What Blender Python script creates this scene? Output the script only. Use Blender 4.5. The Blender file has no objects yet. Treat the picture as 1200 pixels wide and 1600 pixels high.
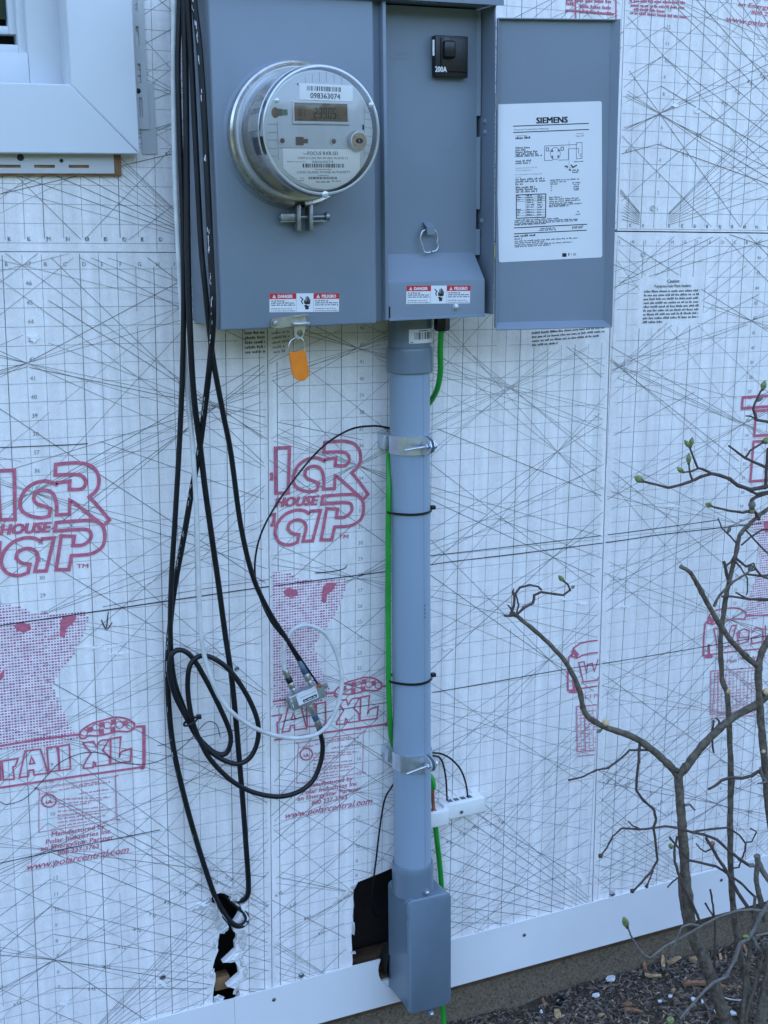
import bpy, bmesh, math, random
from mathutils import Vector, Matrix
from mathutils.geometry import tessellate_polygon
random.seed(7)
U = 0.0254                       # all modelling is in inches; U turns inches into metres
SC = bpy.context.scene
COL = SC.collection
PI = math.pi

# ------------------------------------------------------------------ camera
CF = 2063.85                     # focal length in pixels of the 1200 x 1600 photograph
CC = Vector((-10.77387, -71.82430, 50.26310))
CR = Matrix(((0.9130551, -0.4076983, -0.0106014),
             (-0.1000735, -0.1987673, -0.9749240),
             (0.3953677, 0.8912203, -0.2222853)))
cam = bpy.data.cameras.new('camera')
cam.sensor_fit = 'VERTICAL'; cam.sensor_height = 36; cam.lens = 36 * CF / 1600
cam.clip_start = 0.02; cam.clip_end = 2000
camo = bpy.data.objects.new('camera', cam)
m4 = Matrix.Identity(4)
for i in range(3):
    m4[i][0] = CR[0][i]; m4[i][1] = -CR[1][i]; m4[i][2] = -CR[2][i]; m4[i][3] = CC[i] * U
camo.matrix_world = m4
COL.objects.link(camo); SC.camera = camo
SC.render.resolution_x = 768; SC.render.resolution_y = 1024

# ------------------------------------------------------------------ sky and sun (the sun stands behind the house: this wall is in shade)
SUN_EL, SUN_AZ = math.radians(45), math.radians(12)
wd = bpy.data.worlds.new('World'); SC.world = wd; wd.use_nodes = True
nt = wd.node_tree; nt.nodes.clear()
sky = nt.nodes.new('ShaderNodeTexSky'); sky.sky_type = 'NISHITA'; sky.sun_disc = False
sky.sun_elevation = SUN_EL; sky.sun_rotation = SUN_AZ
sky.air_density = 1.0; sky.dust_density = 1.5; sky.ozone_density = 1.0; sky.altitude = 0
bg = nt.nodes.new('ShaderNodeBackground'); bg.inputs['Strength'].default_value = 0.15
out = nt.nodes.new('ShaderNodeOutputWorld')
nt.links.new(sky.outputs[0], bg.inputs[0]); nt.links.new(bg.outputs[0], out.inputs[0])
sun = bpy.data.lights.new('sun', 'SUN'); sun.energy = 2.0; sun.angle = math.radians(0.5); sun.color = (1, .95, .88)
suno = bpy.data.objects.new('sun', sun); COL.objects.link(suno)
sd = Vector((math.sin(SUN_AZ) * math.cos(SUN_EL), math.cos(SUN_AZ) * math.cos(SUN_EL), math.sin(SUN_EL)))
suno.rotation_euler = sd.to_track_quat('Z', 'Y').to_euler(); suno.location = (0, 3, 6)
SC.view_settings.view_transform = 'Standard'; SC.view_settings.look = 'None'
SC.view_settings.gamma = 1; SC.view_settings.use_curve_mapping = False
SC.view_settings.exposure = 2.66
SC.render.engine = 'CYCLES'

# ------------------------------------------------------------------ measuring: a photograph pixel onto a plane of the place
def ray(x, y):
    return CR.transposed() @ Vector(((x - 600) / CF, (y - 800) / CF, 1))
def W(x, y, Y=0.0):              # world inches on the plane Y = const (wall face is Y = 0, the viewer is at negative Y)
    d = ray(x, y); return CC + d * ((Y - CC.y) / d.y)
def WZ(x, y, Z):
    d = ray(x, y); return CC + d * ((Z - CC.z) / d.z)
GA = math.radians(1.4); GC, GS = math.cos(GA), math.sin(GA)
def G(u, v):                     # printed grid (inches, tilted a little on the wall) -> wall x, z
    return Vector((GC * (u - 20) + GS * (v - 25) + 20, -GS * (u - 20) + GC * (v - 25) + 25))
def GI(x, z):
    return Vector((GC * (x - 20) - GS * (z - 25) + 20, GS * (x - 20) + GC * (z - 25) + 25))

# ------------------------------------------------------------------ materials
MATS = {}
def pm(name, col, rough=.5, metal=0.0, var=.08, vs=30, bump=0.0, bs=300, spec=.5, coat=0.0, stretch=None, col2=None, emit=0):
    m = bpy.data.materials.new(name); m.use_nodes = True; MATS[name] = m
    n = m.node_tree.nodes; l = m.node_tree.links; b = n['Principled BSDF']
    tc = n.new('ShaderNodeTexCoord'); vec = tc.outputs['Object']
    if stretch:
        mp = n.new('ShaderNodeMapping'); mp.inputs['Scale'].default_value = stretch; l.new(vec, mp.inputs[0]); vec = mp.outputs[0]
    no = n.new('ShaderNodeTexNoise'); no.inputs['Scale'].default_value = vs; no.inputs['Detail'].default_value = 5
    l.new(vec, no.inputs['Vector'])
    cr = n.new('ShaderNodeValToRGB'); cr.color_ramp.elements[0].position = .3; cr.color_ramp.elements[1].position = .7
    a = [max(0, c * (1 - var)) for c in col]; c2 = col2 or [min(1, c * (1 + var)) for c in col]
    cr.color_ramp.elements[0].color = (*a, 1); cr.color_ramp.elements[1].color = (*c2, 1)
    l.new(no.outputs['Fac'], cr.inputs[0]); l.new(cr.outputs[0], b.inputs['Base Color'])
    mr = n.new('ShaderNodeMapRange'); mr.inputs['To Min'].default_value = max(.02, rough - .07); mr.inputs['To Max'].default_value = min(1, rough + .07)
    l.new(no.outputs['Fac'], mr.inputs['Value']); l.new(mr.outputs[0], b.inputs['Roughness'])
    b.inputs['Metallic'].default_value = metal; b.inputs['Specular IOR Level'].default_value = spec; b.inputs['Coat Weight'].default_value = coat
    if bump:
        n2 = n.new('ShaderNodeTexNoise'); n2.inputs['Scale'].default_value = bs; n2.inputs['Detail'].default_value = 4; l.new(vec, n2.inputs['Vector'])
        bp = n.new('ShaderNodeBump'); bp.inputs['Strength'].default_value = bump; bp.inputs['Distance'].default_value = .002
        l.new(n2.outputs['Fac'], bp.inputs['Height']); l.new(bp.outputs[0], b.inputs['Normal'])
    return m
pm('paint', (.19, .232, .28), .42, var=.05, vs=9, bump=.05, bs=900, spec=.4)
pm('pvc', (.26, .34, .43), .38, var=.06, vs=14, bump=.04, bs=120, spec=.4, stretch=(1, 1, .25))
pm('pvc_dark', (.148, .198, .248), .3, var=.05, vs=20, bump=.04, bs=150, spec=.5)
pm('white_trim', (.80, .80, .80), .38, var=.03, vs=6, bump=.03, bs=60, spec=.4)
pm('white_vinyl', (.65, .68, .71), .35, var=.03, vs=12, bump=.03, bs=80, spec=.45)
pm('vinyl_grey', (.52, .53, .53), .45, var=.04, vs=12)
pm('white_plastic', (.80, .80, .77), .35, var=.04, vs=40, bump=.03, bs=200)
pm('paper', (.74, .74, .75), .5, var=.02, vs=15)
pm('label_black', (.012, .012, .016), .6, var=.1)
pm('label_grey', (.10, .11, .13), .6, var=.1)
pm('label_red', (.55, .018, .025), .5, var=.05)
pm('ink', (.165, .16, .16), .6, var=.5, vs=140)
pm('ink_faint', (.34, .335, .335), .6, var=.4, vs=140)
pm('ink_red', (.53, .135, .205), .6, var=.22, vs=160)
pm('ink_pink', (.60, .27, .33), .6, var=.15, vs=120)
pm('ink_dot', (.38, .10, .19), .6, var=.25, vs=150)
pm('wash', (.86, .77, .79), .6, var=.12, vs=60)
pm('pen', (.012, .012, .03), .5, var=.3, vs=80)
pm('cable_black', (.009, .010, .013), .45, spec=.35, var=.3, vs=60, bump=.05, bs=200)
pm('cable_white', (.60, .61, .60), .45, var=.14, vs=50, bump=.05, bs=150)
pm('cable_mark', (.55, .56, .56), .6, var=.3, vs=300)
pm('wire_green', (.012, .30, .028), .35, var=.12, vs=40)
pm('copper', (.55, .20, .12), .4, metal=.7, var=.25, vs=120)
pm('black_plastic', (.007, .008, .010), .4, var=.2, vs=60, bump=.05, bs=300)
pm('black_gloss', (.006, .006, .009), .28, var=.2, vs=40)
pm('zinc', (.50, .53, .56), .33, metal=.8, var=.16, vs=90, bump=.04, bs=200)
pm('zinc_dark', (.30, .32, .34), .38, metal=.85, var=.2, vs=120, bump=.08, bs=300)
pm('steel', (.56, .55, .52), .26, metal=.95, var=.18, vs=60, bump=.03, bs=120)
pm('chrome', (.75, .76, .78), .12, metal=1, var=.06, vs=40)
pm('nickel', (.42, .42, .38), .35, metal=.8, var=.15, vs=100)
pm('blue_band', (.05, .09, .16), .5)
pm('silver_liner', (.52, .55, .58), .24, metal=.5, var=.07, vs=25, bump=.02, bs=80)
pm('meter_white', (.93, .93, .93), .45, var=.02, vs=15)
pm('face_plastic', (.62, .65, .67), .45, var=.03, vs=30)
pm('face_line', (.36, .38, .40), .5)
pm('lcd', (.19, .135, .085), .3, var=.06, vs=60)
pm('lcd_digit', (.035, .03, .026), .4)
pm('optical', (.25, .19, .13), .4, metal=.2, var=.15, vs=150)
pm('led_green', (.12, .20, .15), .4)
pm('led_brown', (.16, .12, .10), .4)
pm('orange', (.80, .215, .01), .42, var=.10, vs=60)
pm('hole_black', (.008, .007, .006), .95, var=.5, vs=40)
pm('wood', (.24, .13, .06), .75, var=.35, vs=60, bump=.3, bs=300, stretch=(1, 1, .2))
pm('wood_dark', (.10, .055, .028), .8, var=.35, vs=60, bump=.3, bs=200)
pm('concrete', (.17, .13, .085), .9, var=.5, vs=260, bump=1, bs=420)
pm('bark', (.085, .063, .045), .8, var=.4, vs=120, bump=.7, bs=400, col2=(.165, .135, .095))
pm('twig', (.075, .05, .042), .75, var=.35, vs=150, bump=.4, bs=500)
pm('twig_pale', (.15, .13, .11), .75, var=.25, vs=150, bump=.4, bs=500)
pm('cut_wood', (.55, .40, .22), .7, var=.3, vs=300)
pm('bud', (.15, .20, .05), .5, var=.5, vs=250, col2=(.26, .31, .10))
pm('soil', (.06, .042, .028), .95, var=.5, vs=60, bump=1, bs=120)
pm('mulch_d', (.33, .24, .16), .8, var=.4, vs=90, bump=.5, bs=300)
pm('mulch_a', (.058, .042, .031), .8, var=.5, vs=90, bump=.5, bs=300)
pm('mulch_b', (.17, .115, .078), .8, var=.5, vs=90, bump=.5, bs=300)
pm('mulch_c', (.135, .118, .105), .75, var=.5, vs=90, bump=.5, bs=300)
pm('chip', (.42, .27, .14), .8, var=.4, vs=110, bump=.5, bs=250)
pm('chip_red', (.26, .125, .065), .8, var=.4, vs=110, bump=.5, bs=250)
pm('foam_bit', (.70, .71, .70), .6, var=.15, vs=90)
pm('moss', (.06, .08, .025), .9, var=.5, vs=80)
pm('blocker_green', (.035, .045, .02), .95, var=.6, vs=.8)  # colour of the unseen rise added to hold back low sky light
pm('strap', (.56, .62, .68), .3, metal=.8, var=.15, vs=80, bump=.04, bs=150)
pm('lawn', (.07, .085, .035), .95, var=.5, vs=3, bump=.6, bs=40)
pm('foil', (.72, .73, .74), .38, metal=.25, var=.18, vs=130, bump=.7, bs=200)
pm('torn_foam', (.62, .60, .58), .7, var=.25, vs=140, bump=.8, bs=250)
pm('scuff', (.95, .94, .93), .5, var=.08, vs=120, bump=.8, bs=260)
pm('sheath', (.02, .016, .013), .95, var=.4, vs=20)
pm('siding', (.55, .55, .53), .6)

def glassmat(name, refl=.9, tint=(1, 1, 1), base=.06):
    m = bpy.data.materials.new(name); m.use_nodes = True; MATS[name] = m
    n = m.node_tree.nodes; l = m.node_tree.links; n.clear()
    o = n.new('ShaderNodeOutputMaterial'); mx = n.new('ShaderNodeMixShader'); tr = n.new('ShaderNodeBsdfTransparent'); gl = n.new('ShaderNodeBsdfGlossy')
    fr = n.new('ShaderNodeFresnel'); fr.inputs['IOR'].default_value = 1.5
    tr.inputs[0].default_value = (*tint, 1); gl.inputs['Roughness'].default_value = .06
    no = n.new('ShaderNodeTexNoise'); no.inputs['Scale'].default_value = 40
    mr = n.new('ShaderNodeMapRange'); mr.inputs['To Min'].default_value = .03; mr.inputs['To Max'].default_value = .1
    l.new(no.outputs['Fac'], mr.inputs[0]); l.new(mr.outputs[0], gl.inputs['Roughness'])
    l.new(fr.outputs[0], mx.inputs[0]); l.new(tr.outputs[0], mx.inputs[1]); l.new(gl.outputs[0], mx.inputs[2]); l.new(mx.outputs[0], o.inputs[0])
    return m
glassmat('clear_cover')
m = pm('window_glass', (.01, .03, .028), .06, var=.1, spec=.6)

def foam_material():             # white faced foam board: faint vertical flutes, mottling, scuffs
    m = bpy.data.materials.new('foam_board'); m.use_nodes = True; MATS['foam_board'] = m
    n = m.node_tree.nodes; l = m.node_tree.links; b = n['Principled BSDF']
    tc = n.new('ShaderNodeTexCoord')
    def noise(scale, st, detail=4, rough=.5):
        mp = n.new('ShaderNodeMapping'); mp.inputs['Scale'].default_value = st; l.new(tc.outputs['Object'], mp.inputs[0])
        t = n.new('ShaderNodeTexNoise'); t.inputs['Scale'].default_value = scale; t.inputs['Detail'].default_value = detail; t.inputs['Roughness'].default_value = rough
        l.new(mp.outputs[0], t.inputs['Vector']); return t.outputs['Fac']
    def math_(op, a, b_):
        t = n.new('ShaderNodeMath'); t.operation = op
        for i, v in enumerate((a, b_)):
            if isinstance(v, (int, float)): t.inputs[i].default_value = v
            else: l.new(v, t.inputs[i])
        return t.outputs[0]
    flute = noise(60, (1, 1, .03), 3); mott = noise(55, (1, 1, 1.0), 6, .65); big = noise(3.5, (1, 1, .6), 3); fine = noise(420, (1, 1, .5), 3)
    s = math_('ADD', math_('MULTIPLY', flute, .36), math_('ADD', math_('MULTIPLY', mott, .26), math_('ADD', math_('MULTIPLY', big, .2), math_('MULTIPLY', fine, .22))))
    cr = n.new('ShaderNodeValToRGB'); cr.color_ramp.elements[0].position = .40; cr.color_ramp.elements[1].position = .61
    cr.color_ramp.elements[0].color = (.74, .705, .69, 1); cr.color_ramp.elements[1].color = (.95, .915, .895, 1)
    l.new(s, cr.inputs[0]); l.new(cr.outputs[0], b.inputs['Base Color'])
    b.inputs['Roughness'].default_value = .55; b.inputs['Specular IOR Level'].default_value = .3
    bp = n.new('ShaderNodeBump'); bp.inputs['Strength'].default_value = .5; bp.inputs['Distance'].default_value = .003
    h = math_('ADD', math_('MULTIPLY', flute, .5), math_('ADD', math_('MULTIPLY', mott, .5), math_('MULTIPLY', big, 1.2)))
    l.new(h, bp.inputs['Height']); l.new(bp.outputs[0], b.inputs['Normal'])
foam_material()

# ------------------------------------------------------------------ mesh builder
TXT = {}
def text_geo(s, shear=0.0, bold=0.0):
    k = (s, shear, bold)
    if k not in TXT:
        c = bpy.data.curves.new('t', 'FONT'); c.body = s; c.size = 1; c.shear = shear; c.offset = bold; c.resolution_u = 2; c.fill_mode = 'BOTH'
        o = bpy.data.objects.new('t', c); COL.objects.link(o)
        dg = bpy.context.evaluated_depsgraph_get(); e = o.evaluated_get(dg); me = e.to_mesh()
        vs = [v.co.to_2d() for v in me.vertices]; fs = [tuple(p.vertices) for p in me.polygons if p.normal.z > -.5]
        e.to_mesh_clear(); bpy.data.objects.remove(o); bpy.data.curves.remove(c)
        TXT[k] = (vs, fs, max((v.x for v in vs), default=1))
    return TXT[k]

class Fr:                        # a plane in the place: origin, right, up, out
    def __init__(s, o, ex, ey, n=None):
        s.o = Vector(o); s.ex = Vector(ex).normalized(); s.ey = Vector(ey).normalized(); s.n = n or s.ex.cross(s.ey).normalized()
    def P(s, a, b, h=0): return s.o + s.ex * a + s.ey * b + s.n * h
    def px(s, x, y):
        d = ray(x, y); t = (s.o - CC).dot(s.n) / d.dot(s.n); p = CC + d * t - s.o
        return (p.dot(s.ex), p.dot(s.ey))
    def sub(s, bl, br, tl):      # frame of a sheet from three of its corners in the photograph, and its width and height
        a = s.P(*s.px(*bl)); b = s.P(*s.px(*br)); c = s.P(*s.px(*tl)); ex = (b - a).normalized(); ey = s.n.cross(ex)
        f = Fr(a, ex, ey, s.n); return f, (b - a).length, (c - a).dot(ey)
def wallfr(y): return Fr((0, y, 0), (1, 0, 0), (0, 0, 1))

class MB:
    def __init__(s): s.v = []; s.f = []; s.m = []; s.mats = []
    def mi(s, m):
        if m not in s.mats: s.mats.append(m)
        return s.mats.index(m)
    def add(s, vs, fs, m):
        o = len(s.v); s.v += [Vector(v) for v in vs]; k = s.mi(m)
        for f in fs: s.f.append(tuple(i + o for i in f)); s.m.append(k)
        return s
    def box(s, x0, x1, y0, y1, z0, z1, m):
        v = [(x, y, z) for x in (x0, x1) for y in (y0, y1) for z in (z0, z1)]
        return s.add(v, [(0, 1, 3, 2), (4, 6, 7, 5), (0, 4, 5, 1), (2, 3, 7, 6), (0, 2, 6, 4), (1, 5, 7, 3)], m)
    def rbox(s, x0, x1, y0, y1, z0, z1, m, r=.05, seg=2, mat=None):
        bm = bmesh.new(); bmesh.ops.create_cube(bm, size=1)
        for v in bm.verts: v.co = Vector(((x0 + x1) / 2 + v.co.x * (x1 - x0), (y0 + y1) / 2 + v.co.y * (y1 - y0), (z0 + z1) / 2 + v.co.z * (z1 - z0)))
        bmesh.ops.bevel(bm, geom=bm.edges[:], offset=r, segments=seg, profile=.5, affect='EDGES')
        bm.verts.index_update()
        vs = [v.co.copy() for v in bm.verts]
        if mat: vs = [mat @ v for v in vs]
        s.add(vs, [tuple(v.index for v in f.verts) for f in bm.faces], m); bm.free(); return s
    def frbox(s, fr, a0, a1, b0, b1, h0, h1, m, r=.03, seg=2):
        M = Matrix.Identity(4)
        for i in range(3): M[i][0] = fr.ex[i]; M[i][1] = fr.ey[i]; M[i][2] = fr.n[i]; M[i][3] = fr.o[i]
        return s.rbox(a0, a1, b0, b1, h0, h1, m, r, seg, M)
    def tube(s, pts, r, m, n=10, caps=True):
        P = [Vector(p) for p in pts]; N = len(P); R = r if isinstance(r, (list, tuple)) else [r] * N
        t = (P[1] - P[0]).normalized(); a = Vector((0, 0, 1)) if abs(t.z) < .9 else Vector((1, 0, 0)); u = t.cross(a).normalized()
        vs = []; fs = []
        for i in range(N):
            t2 = (P[min(i + 1, N - 1)] - P[max(i - 1, 0)]).normalized()
            u = (u - t2 * u.dot(t2)).normalized(); w = t2.cross(u)
            for k in range(n):
                an = 2 * PI * k / n; vs.append(P[i] + (u * math.cos(an) + w * math.sin(an)) * R[i])
        for i in range(N - 1):
            for k in range(n):
                k2 = (k + 1) % n; fs.append((i * n + k, i * n + k2, (i + 1) * n + k2, (i + 1) * n + k))
        if caps: fs.append(tuple(range(n - 1, -1, -1))); fs.append(tuple((N - 1) * n + k for k in range(n)))
        return s.add(vs, fs, m)
    def lathe(s, prof, o, ax, m, n=48, a0=0, a1=2 * PI, caps=False):   # prof: (radius, distance along ax)
        o = Vector(o); ax = Vector(ax).normalized(); b = Vector((0, 0, 1)) if abs(ax.z) < .9 else Vector((1, 0, 0))
        u = ax.cross(b).normalized(); w = ax.cross(u); full = abs(a1 - a0 - 2 * PI) < 1e-6; k1 = n if full else n + 1
        vs = []; fs = []
        for (r, t) in prof:
            for k in range(k1):
                an = a0 + (a1 - a0) * k / n; vs.append(o + ax * t + (u * math.cos(an) + w * math.sin(an)) * r)
        for i in range(len(prof) - 1):
            for k in range(n):
                k2 = (k + 1) % k1; fs.append((i * k1 + k, i * k1 + k2, (i + 1) * k1 + k2, (i + 1) * k1 + k))
        if caps and full: fs.append(tuple(range(n - 1, -1, -1))); fs.append(tuple((len(prof) - 1) * k1 + k for k in range(n)))
        return s.add(vs, fs, m)
    def cyl(s, p, q, r, m, n=20):
        p = Vector(p); q = Vector(q); L = (q - p).length; b = min(r * .12, L * .2)
        return s.lathe([(0.001, 0), (r - b, 0), (r, b), (r, L - b), (r - b, L), (0.001, L)], p, q - p, m, n)
    def sheet(s, fr, loops, h0, h1, m):    # flat plate with holes; loops of (a, b), first is the outline
        tess = tessellate_polygon([[Vector((a, b, 0)) for a, b in lp] for lp in loops]); pts = [p for lp in loops for p in lp]
        n = len(pts); vs = [fr.P(a, b, h1) for a, b in pts]; fs = [t for t in tess]
        if h0 is not None:
            vs += [fr.P(a, b, h0) for a, b in pts]; fs += [tuple(i + n for i in t[::-1]) for t in tess]; o = 0
            for lp in loops:
                k = len(lp)
                for i in range(k): j = (i + 1) % k; fs.append((o + i, o + j, o + j + n, o + i + n))
                o += k
        return s.add(vs, fs, m)
    def fquad(s, fr, a0, b0, a1, b1, h, m):
        return s.add([fr.P(a0, b0, h), fr.P(a1, b0, h), fr.P(a1, b1, h), fr.P(a0, b1, h)], [(0, 1, 2, 3)], m)
    def fpoly(s, fr, pts, h, m): return s.sheet(fr, [pts], None, h, m)
    def fdisc(s, fr, a, b, r, h, m, n=16, ry=None):
        return s.add([fr.P(a + r * math.cos(2 * PI * k / n), b + (ry or r) * math.sin(2 * PI * k / n), h) for k in range(n)], [tuple(range(n))], m)
    def fline(s, fr, pts, w, h, m, closed=False):     # a stroke of ink
        P = [Vector(p) for p in pts]
        if closed: P = P + [P[0]]
        for i in range(len(P) - 1):
            d = P[i + 1] - P[i]
            if d.length < 1e-6: continue
            d.normalize(); nn = Vector((-d.y, d.x)) * w / 2; e = d * w * .35
            a, b = P[i] - e, P[i + 1] + e
            s.add([fr.P(*(a + nn), h), fr.P(*(a - nn), h), fr.P(*(b - nn), h), fr.P(*(b + nn), h)], [(0, 1, 2, 3)], m)
        return s
    def ftext(s, fr, t, a, b, size, h, m, align='l', shear=0.0, bold=0.0, width=None, rot=0.0):
        vs, fs, wd_ = text_geo(t, shear, 0.0); sx = size
        if width: sx = width / max(wd_, .01)
        off = {'l': 0, 'c': wd_ / 2, 'r': wd_}[align]; c, sn = math.cos(rot), math.sin(rot); bb = bold * size * 1.3
        for i, (ox, oy) in enumerate(((0, 0),) if not bold else ((-bb, -bb * .5), (bb, bb * .5), (-bb, bb * .5), (bb, -bb * .5))):   # heavy type: struck more than once
            o = []
            for v in vs:
                x = (v.x - off) * sx + ox; y = v.y * size + oy; o.append(fr.P(a + x * c - y * sn, b + x * sn + y * c, h + i * 4e-4))
            s.add(o, fs, m)
        return s
    def words(s, fr, a0, a1, b, hgt, h, m, rnd=None):  # text too small to read: word shaped ink
        r = rnd or random; a = a0
        while a < a1:
            w = hgt * r.uniform(1.2, 4.2); w = min(w, a1 - a)
            n = max(1, int(w / (hgt * .62)))
            for i in range(n):
                x = a + w * i / n; t = r.random(); s.fquad(fr, x, b, x + w / n * .78, b + hgt * (.95 if t > .7 else .66), h, m)
            a += w + hgt * .55
        return s
    def barcode(s, fr, a0, a1, b0, b1, h, m, n=30, rnd=None):
        r = rnd or random; a = a0; u = (a1 - a0) / n
        while a < a1 - u * .5:
            w = u * r.choice((.5, .5, 1, 1.4)); s.fquad(fr, a, b0, min(a + w, a1), b1, h, m); a += w + u * r.choice((.45, .6, 1))
        return s
    def xform(s, M): s.v = [M @ v for v in s.v]; return s
    def build(s, name, parent=None, base=None, angle=35, kind=None, label=None):
        bs = Vector(base) if base is not None else (Vector(parent['_b']) if parent is not None else Vector((0, 0, 0)))
        me = bpy.data.meshes.new(name); me.from_pydata([((v - bs) * U)[:] for v in s.v], [], s.f)
        for k in s.mats: me.materials.append(MATS[k])
        me.polygons.foreach_set('material_index', s.m); me.polygons.foreach_set('use_smooth', [True] * len(s.f))
        bm = bmesh.new(); bm.from_mesh(me); bmesh.ops.recalc_face_normals(bm, faces=bm.faces[:]); bm.to_mesh(me); bm.free()
        me.set_sharp_from_angle(angle=math.radians(angle)); me.update()
        o = bpy.data.objects.new(name, me); COL.objects.link(o)
        if parent is not None: o.parent = parent
        else: o.location = bs * U
        o['_b'] = tuple(bs)
        if kind: o['kind'] = kind
        if label: o['label'] = label
        return o
def thing(name, label, cat, base, group=None):
    o = bpy.data.objects.new(name, None); COL.objects.link(o); o.location = Vector(base) * U; o.empty_display_size = .02
    o['_b'] = tuple(base); o['label'] = label; o['category'] = cat
    if group: o['group'] = group
    return o
def tag(o, label, cat, group=None):
    o['label'] = label; o['category'] = cat
    if group: o['group'] = group
    return o
def spline(pts, k=8):            # Catmull-Rom through the points
    P = [Vector(p) for p in pts]; Q = [P[0] * 2 - P[1]] + P + [P[-1] * 2 - P[-2]]; o = []
    for i in range(1, len(Q) - 2):
        a, b, c, d = Q[i - 1], Q[i], Q[i + 1], Q[i + 2]
        for j in range(k):
            t = j / k; o.append(.5 * ((2 * b) + (c - a) * t + (2 * a - 5 * b + 4 * c - d) * t * t + (3 * b - a - 3 * c + d) * t ** 3))
    o.append(P[-1]); return o
def inpoly(x, y, P):
    c = False; j = len(P) - 1
    for i in range(len(P)):
        if (P[i][1] > y) != (P[j][1] > y) and x < (P[j][0] - P[i][0]) * (y - P[i][1]) / (P[j][1] - P[i][1]) + P[i][0]: c = not c
        j = i
    return c
def clipseg(p, q, R):
    x0, x1, z0, z1 = R; t0, t1 = 0., 1.; d = q - p
    for pp, qq in ((-d.x, p.x - x0), (d.x, x1 - p.x), (-d.y, p.y - z0), (d.y, z1 - p.y)):
        if abs(pp) < 1e-9:
            if qq < 0: return None
        else:
            t = qq / pp
            if pp < 0: t0 = max(t0, t)
            else: t1 = min(t1, t)
    return (p + d * t0, p + d * t1) if t0 < t1 else None
def xz(px, py, Y=0): w = W(px, py, Y); return Vector((w.x, w.z))
WF = wallfr(0)
# ================================================================== the wall: foam boards, trim, foundation
wall = thing('house_wall', 'tall house wall faced with white foam boards printed in grey grids and red logos', 'wall', (20, 0, -1.2))
def zp(x0, y0, s, pts): return [(x0 + x / s, y0 + y / s) for x, y in pts]
def wpoly(pts): return [tuple(xz(*p)) for p in pts]
TORN = wpoly(zp(300, 1360, 7.275, [(210, 340), (235, 290), (290, 265), (330, 255), (400, 270), (450, 300), (440, 345), (520, 350), (600, 345), (610, 375), (555, 395), (560, 430), (600, 465), (540, 500), (520, 540), (478, 600), (470, 690), (510, 720), (515, 790), (490, 830), (500, 910), (420, 985), (350, 1050), (420, 1045), (490, 1040), (530, 1110), (540, 1190), (460, 1260), (395, 1320), (480, 1345), (530, 1300), (545, 1420), (500, 1500), (390, 1510), (290, 1510), (235, 1500), (240, 1405), (250, 1330), (265, 1260), (270, 1180), (235, 1110), (260, 1010), (300, 910), (290, 870), (300, 790), (315, 710), (400, 690), (415, 630), (380, 590), (345, 540), (330, 440), (290, 405), (240, 395), (215, 360)]))
RECTH = wpoly([(553, 1384), (560, 1378), (575, 1372), (595, 1364), (611, 1357), (625, 1354), (660, 1350), (660, 1505), (645, 1545), (600, 1545), (585, 1530), (549, 1524), (551, 1502), (550, 1480), (549, 1462), (552, 1445), (551, 1430), (553, 1415), (552, 1400)])
def ge(u, v): return tuple(G(u, v))
def seamz(x): return 48.40 - .0262 * (x + .5)          # left horizontal joint
def seamr(x): return 48.86 - .0262 * (x - 37.4)        # right horizontal joint
PANELS = {
 'A': dict(out=[(-75, .8), ge(13.47, .3), (14.03, seamz(14.03) - .01), (-75, seamz(-75) - .01)], holes=[TORN], org=(0, 0), lab='white foam board left of the meter, torn open low down where cables enter'),
 'B': dict(out=[ge(13.52, .2), (36.84, .8), (37.05, 48.74), (19.3, 47.86), (14.08, 47.86)], holes=[RECTH], org=(19.06, .3), lab='white foam board behind the conduit with a square cut-out by the conduit elbow'),
 'C': dict(out=[(36.93, .8), (112, .8), (112, seamr(112) - .03), (37.14, 48.82)], holes=[], org=(47.86, 1.37), lab='white foam board behind the shrub'),
 'D': dict(out=[(37.42, seamr(37.42) + .03), (112, seamr(112) + .01), (112, 118), (37.9, 118)], holes=[], org=(39.55, 49.42), lab='white foam board at top right beside the open door'),
 'E': dict(out=[(-75, seamz(-75) + .03), (19.2, seamz(19.2) + .03), (19.2, 118), (-75, 118)], holes=[[(-32.9, 56.5), (3.6, 56.5), (3.6, 98.8), (-32.9, 98.8)]], org=(10.2, 48.35), lab='white foam board behind the window and meter box'),
 'F': dict(out=[(19.26, seamz(19.26) + .06), (37.05, 48.84), (37.36, 49.0), (37.84, 118), (19.26, 118)], holes=[], org=(18.4, 49.1), lab=None),
}
PO = {}
for k, p in PANELS.items():
    b = MB().sheet(WF, [p['out']] + p['holes'], -.42, 0, 'foam_board')
    PO[k] = b.build('insulation_panel', wall, label=p['lab'], angle=30)
VIS = (-14, 74, 1.4, 76)
H1, H2, H3, H4 = .004, .008, .030, .034
HN = [0]
def hstep(b, n=70, d=3e-4): HN[0] += 1; return b + (HN[0] % n) * d      # every stroke of ink lies a hair above the one before
def panel_at(k, x, z, m=.03):
    p = PANELS[k]
    return inpoly(x, z, p['out']) and not any(inpoly(x, z, h) for h in p['holes'])
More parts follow.
